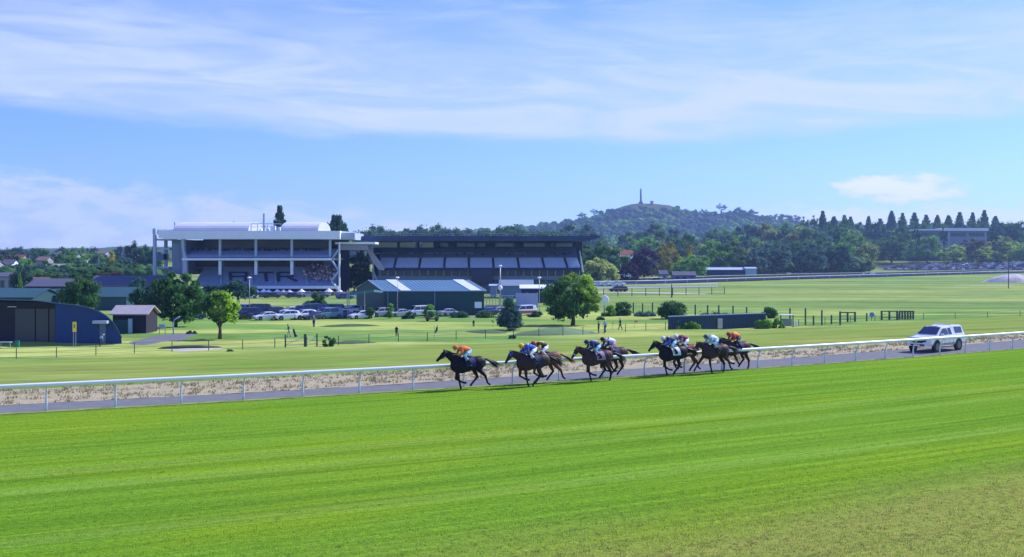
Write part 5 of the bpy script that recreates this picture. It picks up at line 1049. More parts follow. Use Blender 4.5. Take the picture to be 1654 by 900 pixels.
def car(kind, paint, x, yb_, head, label, group=None, name='parked_car', z=None, loc=None):
    body, gm, wm, hm, am, lm, grm, tl = car_mesh(kind); X, Y, _ = loc or gp(x, yb_); zz = gzf(X, Y) if z is None else z
    t = empty(name, (X, Y, zz), label, 'van' if kind == 'van' else 'car', group, R(head))
    b = link('body', body, t); setmat(b, PAINT[paint]); link('windows', gm, t); a0, a1, r = AX[kind]
    for ax in (a0, a1):
        for s in (-1, 1):
            w = ST[kind][3][4]; o = link('wheel_arch', am, t, (ax, s*(w-.002), r+.02)); o = link('tyre', wm, t, (ax, s*(w-.095), r)); link('rim', hm, o)
    for s in lm: link('headlight', s, t)
    for s in tl: link('tail_light', s, t)
    link('grille', grm, t); return t
# --- the escort utility vehicle on the service road
UT = car('hilux', 'white', 0, 0, 180+41, 'white double cab utility vehicle with canopy driving along the service road behind the rail', name='utility_vehicle', loc=(px(1512, 77.2), 77.2, .004), z=.004)
UT['category'] = 'utility vehicle'; UT.scale = (.95, .95, .95)
for s in (-1, 1):
    MB().box(.95, 1.12, s*1.0-.06, s*1.0+.1 if s > 0 else s*1.0+.06, 1.16, 1.34).build('mirror', PAINT['white'], UT, bevel=.02)
    m = MB(); 
    for xx in (.5, -.12, -.74): m.box(xx-.008, xx+.008, s*.951-.004, s*.951+.004, .5, 1.1)
    m.box(-.9, 1.2, s*.953-.003, s*.953+.003, .58, .62); m.build('door_gap', m_trim, UT)
    m = MB()
    for xx in (.28, -.35): m.box(xx-.09, xx+.09, s*.965-.01, s*.965+.01, .98, 1.02)
    m.build('door_handle', m_trim, UT); MB().box(-.75, 1.05, s*.98-.05, s*.98+.05, .34, .40).build('side_step', m_trim, UT)
    MB().box(-2.2, -1.1, s*.55-.015, s*.55+.015, 1.84, 1.865).build('roof_rack_bar', m_steel, UT)
MB().box(2.5, 2.64, -.80, .80, .46, .74).build('front_bumper', PAINT['white'], UT, bevel=.04); MB().prism([(2.50, .77), (2.635, .77), (2.60, .98), (2.45, 1.03)], -.62, .62, 'y').build('grille', m_trim, UT, bevel=.02); MB().box(2.62, 2.655, -.52, .52, .50, .62).build('bumper_vent', m_trim, UT); MB().box(2.655, 2.665, -.18, .18, .48, .58).build('number_plate', m_white, UT)
MB().box(.30, .45, -.35, .35, 1.76, 1.83).build('roof_light', mat('roof_lamp', (.6, .6, .55), .3), UT, bevel=.02); MB().box(-1.03, -1.0, -.6, .6, 1.80, 1.93).build('canopy_lip', PAINT['white'], UT)
MB().box(1.15, 1.3, -.62, .62, 1.19, 1.225).build('cowl', m_trim, UT)
# --- cars beside the putting green
CR = [('sedan', 'dark', 388, 516, 190, 'dark sedan half hidden behind the golden green tree'), ('van', 'navy', 399, 515, 205, 'dark blue van just left of the lamp post among the parked cars'),
 ('sedan', 'white', 430, 517, 215, 'white sedan right of the dark blue van'), ('suv', 'white', 463, 517, 215, 'large white wagon in the middle of the front car row'), ('suv', 'white', 491, 516, 222, 'white wagon with dark grille right of the largest white wagon'),
 ('sedan', 'navy', 508, 516, 225, 'navy car behind the standing golfer'), ('van', 'teal', 531, 515, 220, 'blue grey van with white roof below the round tree'), ('sedan', 'blue', 550, 514, 220, 'mid blue car between the blue grey van and a white sedan'),
 ('sedan', 'white', 583, 515, 218, 'white sedan nearest the left corner of the green shed'), ('suv', 'silver', 566, 507, 215, 'silver wagon parked behind the white sedan by the shed corner'), ('sedan', 'dark', 592, 505, 200, 'black car close to the netting frame'),
 ('suv', 'silver', 615, 512, 215, 'silver car between two bushes at the left corner of the green shed'), ('sedan', 'silver', 645, 512, 215, 'silver sedan behind the lamp post by the green shed'), ('van', 'white', 677, 511, 215, 'white van half hidden by bushes at the green shed'),
 ('sedan', 'silver', 727, 511, 30, 'silver sedan alone before the right half of the green shed'), ('sedan', 'blue', 786, 509, 215, 'blue car by the hedge under the white notice'), ('sedan', 'silver', 803, 508, 215, 'pale car at the foot of the tall mast'), ('sedan', 'navy', 310, 516, 200, 'navy car glimpsed under the large dark tree')]
for a in CR: car(a[0], a[1], a[2], a[3], a[4], a[5], 'cars parked beside the putting green')
t = car('van', 'white', 846, 510, 215, 'white van with red lower body between the conifer and the golden tree', None)
MB().box(-2.3, 2.38, -.965, .965, .45, .95).build('red_panel', mat('faded_red', (.45, .10, .08), .5), t)
rc = random.Random(12); names = dict(white='white', silver='silver', dark='black', blue='blue', navy='navy', red='red', maroon='maroon', grey='grey', cream='cream', teal='blue grey')
for i in range(13):
    x = 378+i*15+rc.uniform(-3, 3); p = rc.choice(('white', 'dark', 'silver', 'blue', 'white', 'navy', 'grey'))
    car(rc.choice(('sedan', 'suv', 'sedan', 'van')), p, x, 507.5, rc.choice((210, 30)), '%s car half hidden in the second row by the putting green, %s from the left' % (names[p], ORDS[i]), 'second row of parked cars')
# cars in front of the grandstand and further out
for x, y, p in ((403, 482, 'white'), (420, 481, 'navy'), (440, 481, 'dark'), (475, 481, 'navy'), (500, 480, 'silver'), (520, 480, 'grey'), (557, 483, 'blue'), (570, 482, 'white')):
    car('sedan', p, x, y, 5, '%s car parked on the path under the white umbrellas' % dict(white='white', navy='navy', dark='black', silver='silver', grey='grey', blue='blue')[p], 'cars under the umbrellas')
def simple_car(kind, paint, X, Y, zz, head, label, group):
    o = link('parked_car', SIMPLE[kind], None, (X, Y, zz)); o.rotation_euler = (0, 0, R(head)); setmat(o, PAINT[paint]); return tag(o, label, 'car', group)
SIMPLE = {}
for k in ('sedan', 'suv', 'van'):
    b, gm, wm, hm, am, lm, grm, tl = car_mesh(k); m = bmesh.new(); m.from_mesh(b); 
    for f in m.faces: f.material_index = 0
    n0 = len(m.faces); m.from_mesh(gm); m.faces.ensure_lookup_table()
    for f in m.faces[n0:]: f.material_index = 1
    a0, a1, r = AX[k]
    for ax in (a0, a1):
        for s in (-1, 1):
            n1 = len(m.faces); nv = len(m.verts); m.from_mesh(wm); m.verts.ensure_lookup_table(); m.faces.ensure_lookup_table()
            for v in m.verts[nv:]: v.co += Vector((ax, s*(ST[k][3][4]-.1), r))
            for f in m.faces[n1:]: f.material_index = 2
    me = bpy.data.meshes.new('simple_'+k); m.to_mesh(me); m.free(); me.materials.append(PAINT['white']); me.materials.append(m_carglass); me.materials.append(m_tyre); SIMPLE[k] = me
names_ = dict(white='white', silver='silver', dark='black', blue='blue', navy='navy', red='red', maroon='maroon', grey='grey', cream='cream', teal='blue grey')
RW = ['front', 'second', 'middle', 'fourth', 'back']
for row, (y, n_, x0, x1) in enumerate(((822, 26, 1428, 1665), (838, 26, 1436, 1665), (856, 26, 1450, 1665), (874, 24, 1480, 1665), (890, 22, 1500, 1665))):
    for i in range(n_):
        x = x0+(x1-x0)*i/n_+rc.uniform(-2, 2); Y = y+rc.uniform(-3, 3); X = px(x, Y); p = rc.choice(('white', 'white', 'white', 'silver', 'silver', 'cream', 'dark', 'dark', 'navy', 'red', 'maroon', 'grey', 'blue'))
        if rc.random() < .12: continue
        simple_car(rc.choice(('sedan', 'suv', 'sedan', 'van')), p, X, Y, gzf(X, Y), rc.choice((200, 25, 250, 75)), '%s car in the %s row of the far right car park' % (names[p], RW[row]), 'far car park, %s row, %s' % (RW[row], names[p]))
for i in range(26):
    x = 1225+i*8+rc.uniform(-3, 3); p = rc.choice(('dark', 'navy', 'navy', 'grey', 'white', 'dark', 'blue')); X, Y = px(x, 672), 672.
    simple_car('sedan', p, X, Y, gzf(X, Y), rc.choice((190, 15)), '%s car in the dim line under the trees left of the far car park' % names[p], 'cars under the wood edge, '+names[p])
for i in range(10):
    x = 962+i*4.5; X, Y = px(x, 415), 415.+rc.uniform(-4, 6); simple_car('sedan', 'white', X, Y, LOW, rc.choice((190, 15)), 'tiny white car beside the mound shaped olive tree', 'white cars by the olive tree')
for x, p in ((995, 'dark'), (1002, 'maroon')): simple_car('suv', p, *gp(x, 471)[:2], LOW, 185, '%s car on the path behind the white paling rail' % names[p], None)
# golf cart
x, y, z = gp(698, 519); z = gzf(x, y); gc = empty('golf_cart', (x, y, z), 'small dark golf cart with open sides on the pale green fairway', 'golf cart')
MB().prism([(x-1.1, z+.3), (x+1.1, z+.3), (x+1.15, z+.7), (x+.5, z+.75), (x+.4, z+.5), (x-.3, z+.5), (x-.35, z+.85), (x-1.1, z+.85)], y-.55, y+.55).build('body', PAINT['dark'], gc, world=True, bevel=.04)
m = MB(); m.box(x-.9, x+.6, y-.55, y+.55, z+1.68, z+1.76); m.build('canopy', m_offw, gc, world=True, bevel=.03)
for a in (-.8, .5):
    for b in (-.5, .5): MB().tube([(x+a, y+b, z+.7), (x+a, y+b, z+1.7)], .025, 6).build('canopy_post', m_steel, gc, world=True)
for a in (-.75, .75):
    for b in (-.5, .5): MB().prism([(x+a+.24*math.cos(k*.524), z+.24+.24*math.sin(k*.524)) for k in range(12)], y+b-.08, y+b+.08).build('wheel', m_tyre, gc, world=True)
# ------------------------------------------------------------------ people
m_skin = mat('skin', (.42, .24, .17), .55, .08, 4)
def cloth(n_, c): return mat('cloth_'+n_, c, .75, .1, 8, bump=.004)
CL = {k: cloth(k, c) for k, c in dict(black=(.02, .022, .03), white=(.72, .75, .8), navy=(.02, .03, .12), blue=(.03, .09, .45), sky=(.25, .5, .68), orange=(.75, .17, .04), red=(.5, .05, .04), yellow=(.8, .58, .05), maroon=(.16, .025, .06), mauve=(.36, .22, .38), grey=(.2, .22, .27), beige=(.45, .4, .33), green=(.03, .12, .10), palegreen=(.35, .55, .5), boots=(.03, .022, .02)).items()}
def chain(m, pts, n=10, grow=0.):
    V, Fs = loft([(a[0], a[1], a[2], a[3]+grow, (a[4] if len(a) > 4 else a[3])+grow) for a in pts], n); m.add(V, Fs)
def hand(m, p, d, side, curl=.6):
    """palm + five bent fingers + thumb leaving the side. p wrist, d direction"""
    p, d = Vector(p), Vector(d).normalized(); s = d.cross(Vector((0, 0, 1))).normalized()*side; u = s.cross(d).normalized()
    if u.z > 0: u = -u
    c = [(p+d*.0, .026, .018), (p+d*.04, .040, .017), (p+d*.085, .040, .015)]; chain(m, [(*a, b, q) for a, b, q in c], 8)
    for i, L in enumerate((.065, .075, .07, .055)):
        b = p+d*.08+s*(.028-.019*i); k1 = b+d*L*.5; k2 = k1+(d*(1-curl)+u*curl)*L*.4; k3 = k2+(d*(.4-curl*.6)+u)*L*.25; m.tube([b, k1, k2, k3], [.0095, .009, .008, .006], 6)
    b = p+d*.025+s*.035; m.tube([b, b+(s*.7+d*.6)*.035, b+(s*.5+d*1.1)*.06+u*.01], [.012, .011, .008], 6)
def head_mesh(m, c, f, tilt=0.):
    """c centre of head, f facing direction (unit)"""
    c = Vector(c); f = Vector(f).normalized(); s = f.cross(Vector((0, 0, 1))).normalized(); u = s.cross(f).normalized()
    def E_(o, r): 
        n0 = len(m.v); m.ell((0, 0, 0), r, 14, 10)
        for i in range(n0, len(m.v)): v = m.v[i]; m.v[i] = tuple(c+f*(o[0]+v[0])+s*(o[1]+v[1])+u*(o[2]+v[2]))
    E_((0, 0, .02), (.098, .078, .105)); E_((.035, 0, -.05), (.062, .055, .065)); E_((.098, 0, -.01), (.02, .014, .026)); E_((.082, 0, -.055), (.02, .028, .012))
    for q in (-1, 1): E_((-.005, q*.078, 0), (.02, .012, .03)); E_((.078, q*.032, .018), (.018, .02, .012))
def person(label, X, Y, zz, face, pose, top, legs, cap=None, hair='black', scale=1., cat='person', group=None, extra=None):
    t = empty('person', (X, Y, zz), label, cat, group, face); t.scale = (scale,)*3
    body = MB(); torso = [(0, 0, .86, .155, .11), (0, 0, .96, .165, .115), (.0, 0, 1.1, .145, .10), (0, 0, 1.28, .175, .115), (-.005, 0, 1.40, .18, .09), (0, 0, 1.47, .08, .07), (.01, 0, 1.53, .055, .055)]
    lean = dict(stand=0, putt=.75, walk=.06, up=0, push=.25)[pose]
    def B(p):            # bend torso about the hips
        x, y, z = p; d = z-.95; return (x+math.sin(lean)*max(d, 0), y, .95+d*(math.cos(lean) if d > 0 else 1))
    T = [(*B(a[:3]), a[3], a[4]) for a in torso]; chain(body, T, 12)
    lg = []; stride = dict(stand=.05, putt=.02, walk=.28, up=.05, push=.22)[pose]
    for s in (-1, 1): k = s*stride; lg.append([(0, s*.09, .92, .095), (k*.35+.02, s*.10, .70, .085), (k*.5+.03, s*.105, .50, .062), (k*.8-.01, s*.11, .28, .055), (k, s*.115, .08, .04), (k+.0, s*.115, .05, .045, .04), (k+.14, s*.13, .035, .042, .03)])
    for q in lg: chain(body, q, 10)
    ar = []; hands = []
    for s in (-1, 1):
        sh_ = Vector(B((0, s*.19, 1.40)))
        if pose == 'up': el_ = sh_+Vector((.12, s*.16, .16)); ha = el_+Vector((.06, -s*.16, .20))
        elif pose == 'putt': el_ = sh_+Vector((.06, -s*.02, -.28)); ha = Vector((sh_.x+.12, s*.03, sh_.z-.50))
        elif pose == 'push': el_ = sh_+Vector((.02, s*.04, -.28)); ha = el_+Vector((.24, 0, -.05))
        elif pose == 'walk': el_ = sh_+Vector((-s*.14, s*.03, -.26)); ha = el_+Vector((-s*.03+.08, 0, -.24))
        else: el_ = sh_+Vector((-.02, s*.05, -.28)); ha = el_+Vector((.06, -s*.01, -.25))
        ar.append([(*sh_, .055), (*((sh_+el_)/2), .048), (*el_, .040), (*((el_+ha)/2), .036), (*ha, .026)]); chain(body, ar[-1], 8); hands.append((ha, (ha-el_), s))
    hc = Vector(B((.02, 0, 1.63))); fd = (math.cos(lean*.6), 0, -math.sin(lean*.6)-.05); head_mesh(body, hc, fd)
    me = remesh(body, 'body', m_skin, .02, 2); bm = bmesh.new(); bm.from_mesh(me); hb_ = MB()
    for ha, d, s in hands: hand(hb_, ha, d, s)
    hm = hb_.mesh('h', m_skin); bm.from_mesh(hm); bm.to_mesh(me); bm.free(); me.polygons.foreach_set('use_smooth', np.ones(len(me.polygons), dtype=bool)); link('body', me, t)
    g_ = MB(); chain(g_, T[1:6], 12, .014); [chain(g_, a[:3], 8, .016) for a in ar]; link('shirt', remesh(g_, 'shirt', top, .02, 2), t)
    g_ = MB(); chain(g_, T[:3], 12, .016); [chain(g_, a[:5], 10, .016) for a in lg]; link('trousers', remesh(g_, 'trousers', legs, .02, 2), t)
    g_ = MB(); [chain(g_, [a[4], a[5], a[6]], 8, .012) for a in lg]; link('shoes', g_.mesh('shoes', CL['black'], smooth=True), t)
    g_ = MB(); g_.ell((hc.x-.012, 0, hc.z+.05), (.105, .088, .085), 12, 8); 
    if cap: g_.box(hc.x+.06, hc.x+.16, -.06, .06, hc.z+.045, hc.z+.06)
    link('cap' if cap else 'hair', g_.mesh('cap', cap or CL[hair], smooth=True), t)
    return t
def on(x, y): X, Y, _ = gp(x, y); return X, Y, gzf(X, Y)
person('golfer in black top and pale trousers pushing a trolley across the green', *on(467, 545), R(200), 'push', CL['black'], CL['beige'], None)
person('golfer in grey blue top standing before the parked cars', *on(507, 526), R(250), 'stand', CL['grey'], CL['navy'], CL['white'])
person('golfer in black with white cap standing on the fairway near the golf fence', *on(640.5, 541), R(260), 'stand', CL['black'], CL['black'], CL['white'], scale=.85)
person('golfer in white shirt and dark shorts with hands raised to the head', *on(765, 526.5), R(250), 'up', CL['white'], CL['black'], CL['white'], scale=.9)
person('person all in black, leftmost of the three right of the golden tree', *on(967, 539), R(200), 'stand', CL['black'], CL['black'])
person('person in pale blue top, middle of the three right of the golden tree', *on(977.5, 538), R(230), 'walk', CL['sky'], CL['navy'], CL['white'])
person('tall person in black with pale cap, rightmost of the three right of the golden tree', *on(1002, 534), R(180), 'walk', CL['black'], CL['black'], CL['beige'])
person('golfer in pale blue bending over a putt by the blue building door', *on(161, 558.5), R(20), 'putt', CL['sky'], CL['black'], CL['white'], scale=.95)
X, Y, zz = on(477, 545); tr_ = empty('golf_trolley', (X, Y, zz), 'dark golf bag on a two wheeled trolley beside the golfer', 'trolley')
MB().tube([(X, Y, zz+.25), (X-.25, Y, zz+1.05)], .16, 10, .13).build('bag', CL['black'], tr_, world=True); m = MB()
for k in range(5): m.tube([(X-.2+.02*k, Y-.05+.03*k, zz+.95), (X-.34+.03*k, Y-.06+.03*k, zz+1.28)], .012, 5)
m.build('clubs', m_steel, tr_, world=True); MB().tube([(X, Y, zz+.2), (X-.55, Y, zz+1.05)], .015, 5).build('handle', m_steel, tr_, world=True)
for s in (-.25, .25): MB().prism([(X+.05+.16*math.cos(k*.524), zz+.16+.16*math.sin(k*.524)) for k in range(12)], Y+s-.03, Y+s+.03).build('wheel', m_tyre, tr_, world=True)
# ------------------------------------------------------------------ horses and jockeys
def coat(n_, c, leg): 
    m = mat('coat_'+n_, (1, 1, 1), .38, .12, 3, attr='col', spec=.45); return m, c, leg
COATS = dict(black=((.010, .009, .015), (.010, .010, .014)), darkbay=((.06, .030, .032), (.014, .012, .015)), bay=((.17, .065, .05), (.02, .015, .016)), brown=((.05, .026, .026), (.016, .013, .015)), chestnut=((.17, .07, .045), (.08, .035, .025)))
m_coat = mat('horse_coat', (1, 1, 1), .55, .14, 3, attr='col', spec=.16); m_hoof = mat('hoof', (.03, .025, .022), .6); m_tack = mat('black_leather', (.02, .016, .015), .5)
FRONT = dict(plant=[(.60, 1.16, .17), (.54, .95, .11), (.50, .56, .060), (.41, .20, .042), (.37, .07, .05)], fold=[(.64, 1.16, .17), (.68, .94, .11), (.74, .55, .060), (.40, .36, .042), (.24, .33, .05)],
 reach=[(.66, 1.16, .17), (.78, .95, .11), (1.10, .62, .060), (1.36, .32, .042), (1.44, .20, .05)], under=[(.56, 1.16, .17), (.44, .95, .11), (.22, .60, .060), (.02, .30, .042), (-.08, .34, .05)], lift=[(.64, 1.16, .17), (.72, .92, .11), (.98, .66, .060), (.80, .36, .042), (.68, .30, .05)])
HIND = dict(mid=[(-.56, 1.22, .22), (-.34, .93, .14), (-.54, .56, .066), (-.26, .27, .044), (-.18, .17, .05)], trail=[(-.60, 1.22, .22), (-.50, .92, .14), (-.86, .62, .066), (-.98, .27, .044), (-1.08, .20, .05)],
 back=[(-.62, 1.22, .22), (-.62, .92, .14), (-1.02, .64, .066), (-1.26, .34, .044), (-1.38, .36, .05)], fwd=[(-.50, 1.20, .22), (-.18, .92, .14), (-.32, .52, .066), (.02, .22, .044), (.10, .09, .05)], push=[(-.58, 1.2, .22), (-.42, .90, .14), (-.72, .50, .066), (-.72, .18, .044), (-.66, .06, .05)])
def horse(label, X, Y, head, coat_, fl_, fr_, hl_, hr_, neck=0., extras=(), tailc=None, blaze=False, cloth_m=None, hoodm=None, group='racehorses galloping past'):
    t = empty('racehorse', (X, Y, .004), label, 'horse', group, head); m = MB()
    chain(m, [(-.92, 0, 1.36, .05, .07), (-.85, 0, 1.33, .16, .22), (-.68, 0, 1.29, .25, .32), (-.45, 0, 1.27, .28, .335), (-.2, 0, 1.25, .26, .31), (.08, 0, 1.20, .275, .35), (.34, 0, 1.18, .27, .40), (.56, 0, 1.20, .24, .41), (.76, 0, 1.20, .19, .34), (.92, 0, 1.21, .12, .23), (.99, 0, 1.22, .04, .10)], 18)
    nk = neck
    N_ = [(.46, 0, 1.30, .16, .28), (.74, 0, 1.47, .135, .25), (1.0, 0, 1.64-nk*.3, .10, .18), (1.20, 0, 1.77-nk*.6, .08, .14), (1.32-nk*.1, 0, 1.83-nk*.8, .07, .10)]
    chain(m, N_, 14); hx, hz = 1.30-nk*.1, 1.82-nk*.8; a = -.72-nk*1.4; ca, sa = math.cos(a), math.sin(a)
    def H(d, e=0.): return (hx+ca*d-sa*e, 0, hz+sa*d+ca*e)
    chain(m, [(*H(-.07), .05, .055), (*H(0), .088, .115), (*H(.12, -.02), .09, .14), (*H(.28, -.01), .07, .10), (*H(.42, .0), .055, .07), (*H(.52, -.005), .058, .072), (*H(.58, -.01), .04, .05)], 12)
    for s in (-1, 1):
        e = H(-.03, .06); m.tube([(e[0], s*.05, e[2]), (e[0]+.01, s*.065, e[2]+.07), (e[0]+.0, s*.06, e[2]+.16)], [.032, .032, .006], 6)
        e = H(.14, .05); m.ell((e[0], s*.068, e[2]), (.022, .014, .018), 8, 6)
    legs = [(FRONT[fl_], -.13), (FRONT[fr_], .13), (HIND[hl_], -.14), (HIND[hr_], .14)]
    for L, y in legs:
        P = [(x, y*(1 if i < 2 else .85), z, r*(.62 if i == 0 else 1), r) for i, (x, z, r) in enumerate(L)]; Q = []; P = [(*p[:3], p[3]*(1.15 if i > 1 else 1), p[4]*(1.15 if i > 1 else 1)) for i, p in enumerate(P)]
        for i in range(len(P)-1):
            a_, b_ = P[i], P[i+1]; Q.append(a_)
            if 0 < i < 3: Q.append(tuple((a_[k]+b_[k])/2*(1 if k < 3 else (.86 if i > 1 else .92)) for k in range(5)))
        Q.append(P[-1]); chain(m, Q, 10)
    me = remesh(m, 'body', m_coat, .020, 3); n_ = len(me.vertices); co = np.empty(n_*3, dtype=np.float32); me.vertices.foreach_get('co', co); co = co.reshape(-1, 3)
    c1, c2 = COATS[coat_]; k = np.clip((.75-co[:, 2])/.25, 0, 1); k = np.maximum(k, np.clip((co[:, 0]-1.55)/.15, 0, 1))[:, None]; cc = np.array(c1)*(1-k)+np.array(c2)*k
    if blaze: bz_ = (np.abs(co[:, 1]) < .022) & (co[:, 0] > 1.38) & (co[:, 2] > 1.45); cc[bz_] = (.6, .58, .55)
    at_ = me.color_attributes.new('col', 'FLOAT_COLOR', 'POINT'); c4 = np.ones((n_, 4), dtype=np.float32); c4[:, :3] = cc; at_.data.foreach_set('color', c4.ravel()); link('body', me, t)
    for L, y in legs:
        (x0, z0, _), (x1, z1, _) = L[3], L[4]; d = Vector((x1-x0, 0, z1-z0)).normalized(); b = Vector((x1, y*.85, z1))
        hfm = MB(); chain(hfm, [(*(b-d*.02), .045), (*(b+d*.05), .058)], 10); hfm.build('hoof', m_hoof, t, smooth=True)
    mane = MB(); V = [] ; mr_ = random.Random(int(X*100))
    for i in range(26):
        q = i/25; x = .62+(1.27-nk*.1-.62)*q; z = 1.70+(1.93-nk*.8-1.70)*q-.03*math.sin(q*3.14)+(.0 if q else 0); L_ = .16+.08*mr_.random()
        mane.tube([(x, 0, z-.05), (x-.05, .02*mr_.uniform(-1, 1), z+.03), (x-.05-L_*.8, .05*mr_.uniform(-1, 1), z+.01-.04*mr_.random())], [.02, .018, .004], 5)
    dk = mat('hair_dark', (.012, .011, .013), .5, .2, 6); mane.build('mane', tailc or dk, t, smooth=True)
    tl = MB(); 
    for i in range(22):
        a0 = mr_.uniform(-1, 1); b0 = mr_.uniform(-1, 1); L_ = mr_.uniform(.6, .95); tl.tube([(-.84, .02*a0, 1.44), (-1.0, .04*a0, 1.42+.02*b0), (-1.0-L_*.42, .08*a0, 1.28+.07*b0), (-1.0-L_*.9, .12*a0, 1.02+.14*b0)], [.03, .035, .028, .004], 5)
    tl.build('tail', tailc or dk, t, smooth=True)
    # saddle, cloth, girth, bridle
    sc2 = MB(); V = []
    n_ = 13
    for x in (-.18, 0, .18, .36):
        for i in range(n_): a_ = -1.9+3.8*i/(n_-1); wv = .285; hv = .345; V.append((x-.06*abs(a_), wv*1.03*math.sin(a_), 1.235+hv*1.01*math.cos(a_)))
    F2 = [(r_*n_+i, r_*n_+i+1, (r_+1)*n_+i+1, (r_+1)*n_+i) for r_ in range(3) for i in range(n_-1)]; V2 = [(x, y*1.03, 1.235+(z-1.235)*1.02) for x, y, z in V]; k0 = len(V)
    sc2.add(V+V2, F2+[tuple(a+k0 for a in f[::-1]) for f in F2]); cl_ = sc2.build('saddle_cloth', cloth_m or CL['white'], t, smooth=True)
    for s in (-1, 1): MB().prism([(-.04, 1.18), (.10, 1.18), (.12, 1.34), (-.02, 1.34)], s*.300-.006, s*.300+.006).build('number_patch', CL['white'] if cloth_m is not CL['white'] else CL['black'], t)
    ch = MB(); chain(ch, [(-.20, 0, 1.60, .10, .04), (-.05, 0, 1.60, .13, .045), (.18, 0, 1.61, .11, .045), (.28, 0, 1.63, .06, .04)], 10); ch.build('saddle', m_tack, t, smooth=True)
    gi = MB(); gi.tube([(.20, .285*math.sin(a_/10*6.283), 1.225+.385*math.cos(a_/10*6.283)) for a_ in range(11)], .022, 5); gi.build('girth', m_tack, t)
    br = MB(); nb = mat('noseband_white', (.7, .7, .72), .6) if 'noseband' in extras else m_tack
    def loop(d, e, ry, rz_, r, mb): mb.tube([tuple(Vector(H(d, e))+Vector((0, ry*math.cos(q*.6283), 0))+Vector((-sa, 0, ca))*rz_*math.sin(q*.6283)) for q in range(11)], r, 6)
    loop(.33, -.005, .062, .078, .022 if 'noseband' in extras else .010, br); br.build('noseband', nb, t); br = MB(); loop(.03, -.01, .09, .115, .010, br)
    for s in (-1, 1): br.tube([(H(.05)[0], s*.088, H(.05)[2]), (H(.45)[0], s*.052, H(.45)[2]), (1.0-.2*nk, s*.12, 1.62-.4*nk), (.72, s*.06, 1.72)], .009, 5)
    br.build('bridle', m_tack, t)
    if hoodm is not None:
        hd_ = MB(); chain(hd_, [(*H(-.09), .052, .06), (*H(0), .09, .11), (*H(.12, -.015), .09, .132), (*H(.2, -.01), .078, .108)], 12); hd_.build('hood', hoodm, t, smooth=True)
    if 'blinkers' in extras:
        for s in (-1, 1): e = H(.10, .04); MB().ell((e[0], s*.095, e[2]), (.055, .03, .05), 8, 6).build('blinker', m_tack, t, smooth=True)
    return t
def jockey(label, hrs, silks, sleeves, capm, breeches, lift=0., patch=None, sash=None):
    t = empty('person', hrs.location, label, 'person', 'jockeys riding the racehorses', hrs.rotation_euler.z); b = MB(); z0 = lift
    T = [(-.08, 0, 1.84+z0, .11, .12), (.0, 0, 1.90+z0, .165, .15), (.14, 0, 1.97+z0, .15, .14), (.30, 0, 2.02+z0, .17, .14), (.44, 0, 2.01+z0, .18, .12), (.54, 0, 2.00+z0, .09, .08), (.62, 0, 2.01+z0, .055, .055)]
    chain(b, T, 12); ar = []; lg = []
    for s in (-1, 1):
        A_ = [(.44, s*.18, 1.98+z0, .062), (.48, s*.23, 1.86+z0, .054), (.52, s*.22, 1.76+z0, .040), (.68, s*.15, 1.74+z0*.5, .034), (.82, s*.09, 1.74+z0*.3, .026)]; ar.append(A_); chain(b, A_, 8)
        L = [(-.02, s*.10, 1.86+z0, .095), (.18, s*.24, 1.78+z0, .085), (.36, s*.31, 1.66+z0*.6, .062), (.20, s*.33, 1.48+z0*.3, .056), (.02, s*.33, 1.30, .042), (.0, s*.33, 1.25, .045, .04), (.14, s*.34, 1.22, .042, .03)]; lg.append(L); chain(b, L, 10)
    hc = Vector((.73, 0, 2.05+z0)); head_mesh(b, hc, (1, 0, -.12)); me = remesh(b, 'body', m_skin, .016, 2); bm = bmesh.new(); bm.from_mesh(me); hb_ = MB()
    for s in (-1, 1): hand(hb_, (.82, s*.09, 1.74+z0*.3), (1, -.25*s, -.1), s, .9)
    bm.from_mesh(hb_.mesh('h', m_skin)); bm.to_mesh(me); bm.free(); me.polygons.foreach_set('use_smooth', np.ones(len(me.polygons), dtype=bool)); link('body', me, t)
    g_ = MB(); chain(g_, T[1:6], 12, .016); link('silks', remesh(g_, 'silks', silks, .018, 2), t)
    for A_ in ar: g_ = MB(); chain(g_, A_[:4], 8, .014); link('sleeve', remesh(g_, 'sleeve', sleeves, .018, 2), t)
    g_ = MB(); chain(g_, T[:2], 12, .022); [chain(g_, a[:4], 10, .014) for a in lg]; link('breeches', remesh(g_, 'breeches', breeches, .018, 2), t)
    for L in lg: g_ = MB(); chain(g_, L[3:5], 8, .018); chain(g_, L[4:], 8, .014); g_.build('boot', CL['boots'], t, smooth=True)
    g_ = MB(); g_.ell((hc.x-.01, 0, hc.z+.045), (.135, .108, .115), 14, 10); g_.box(hc.x+.09, hc.x+.19, -.07, .07, hc.z+.03, hc.z+.045); g_.build('helmet', capm, t, smooth=True)
    g_ = MB(); g_.tube([(hc.x+.06+.05*math.cos(a*.5-1.5), .095*math.sin(a*.5-1.5), hc.z+.02) for a in range(7)], .018, 6); g_.build('goggles', m_trim, t)
    if patch: g_ = MB(); chain(g_, [(a[0], a[1], a[2]+.012, a[3]*.72, a[4]) for a in T[2:5]], 12, .018); g_.build('back_patch', patch, t, smooth=True)
    if sash: g_ = MB(); g_.tube([(.10, -.165, 1.86+z0), (.24, -.10, 2.08+z0), (.34, .03, 2.17+z0), (.42, .14, 2.13+z0)], .028, 6); g_.build('sash', sash, t)
    return t
def place(xp, yp, extra=0.):
    d = F*EYE/(yp+2.6-HY); X = px(xp, d); s = .545+.0038*X; return X, d, math.pi+math.atan(s)+extra
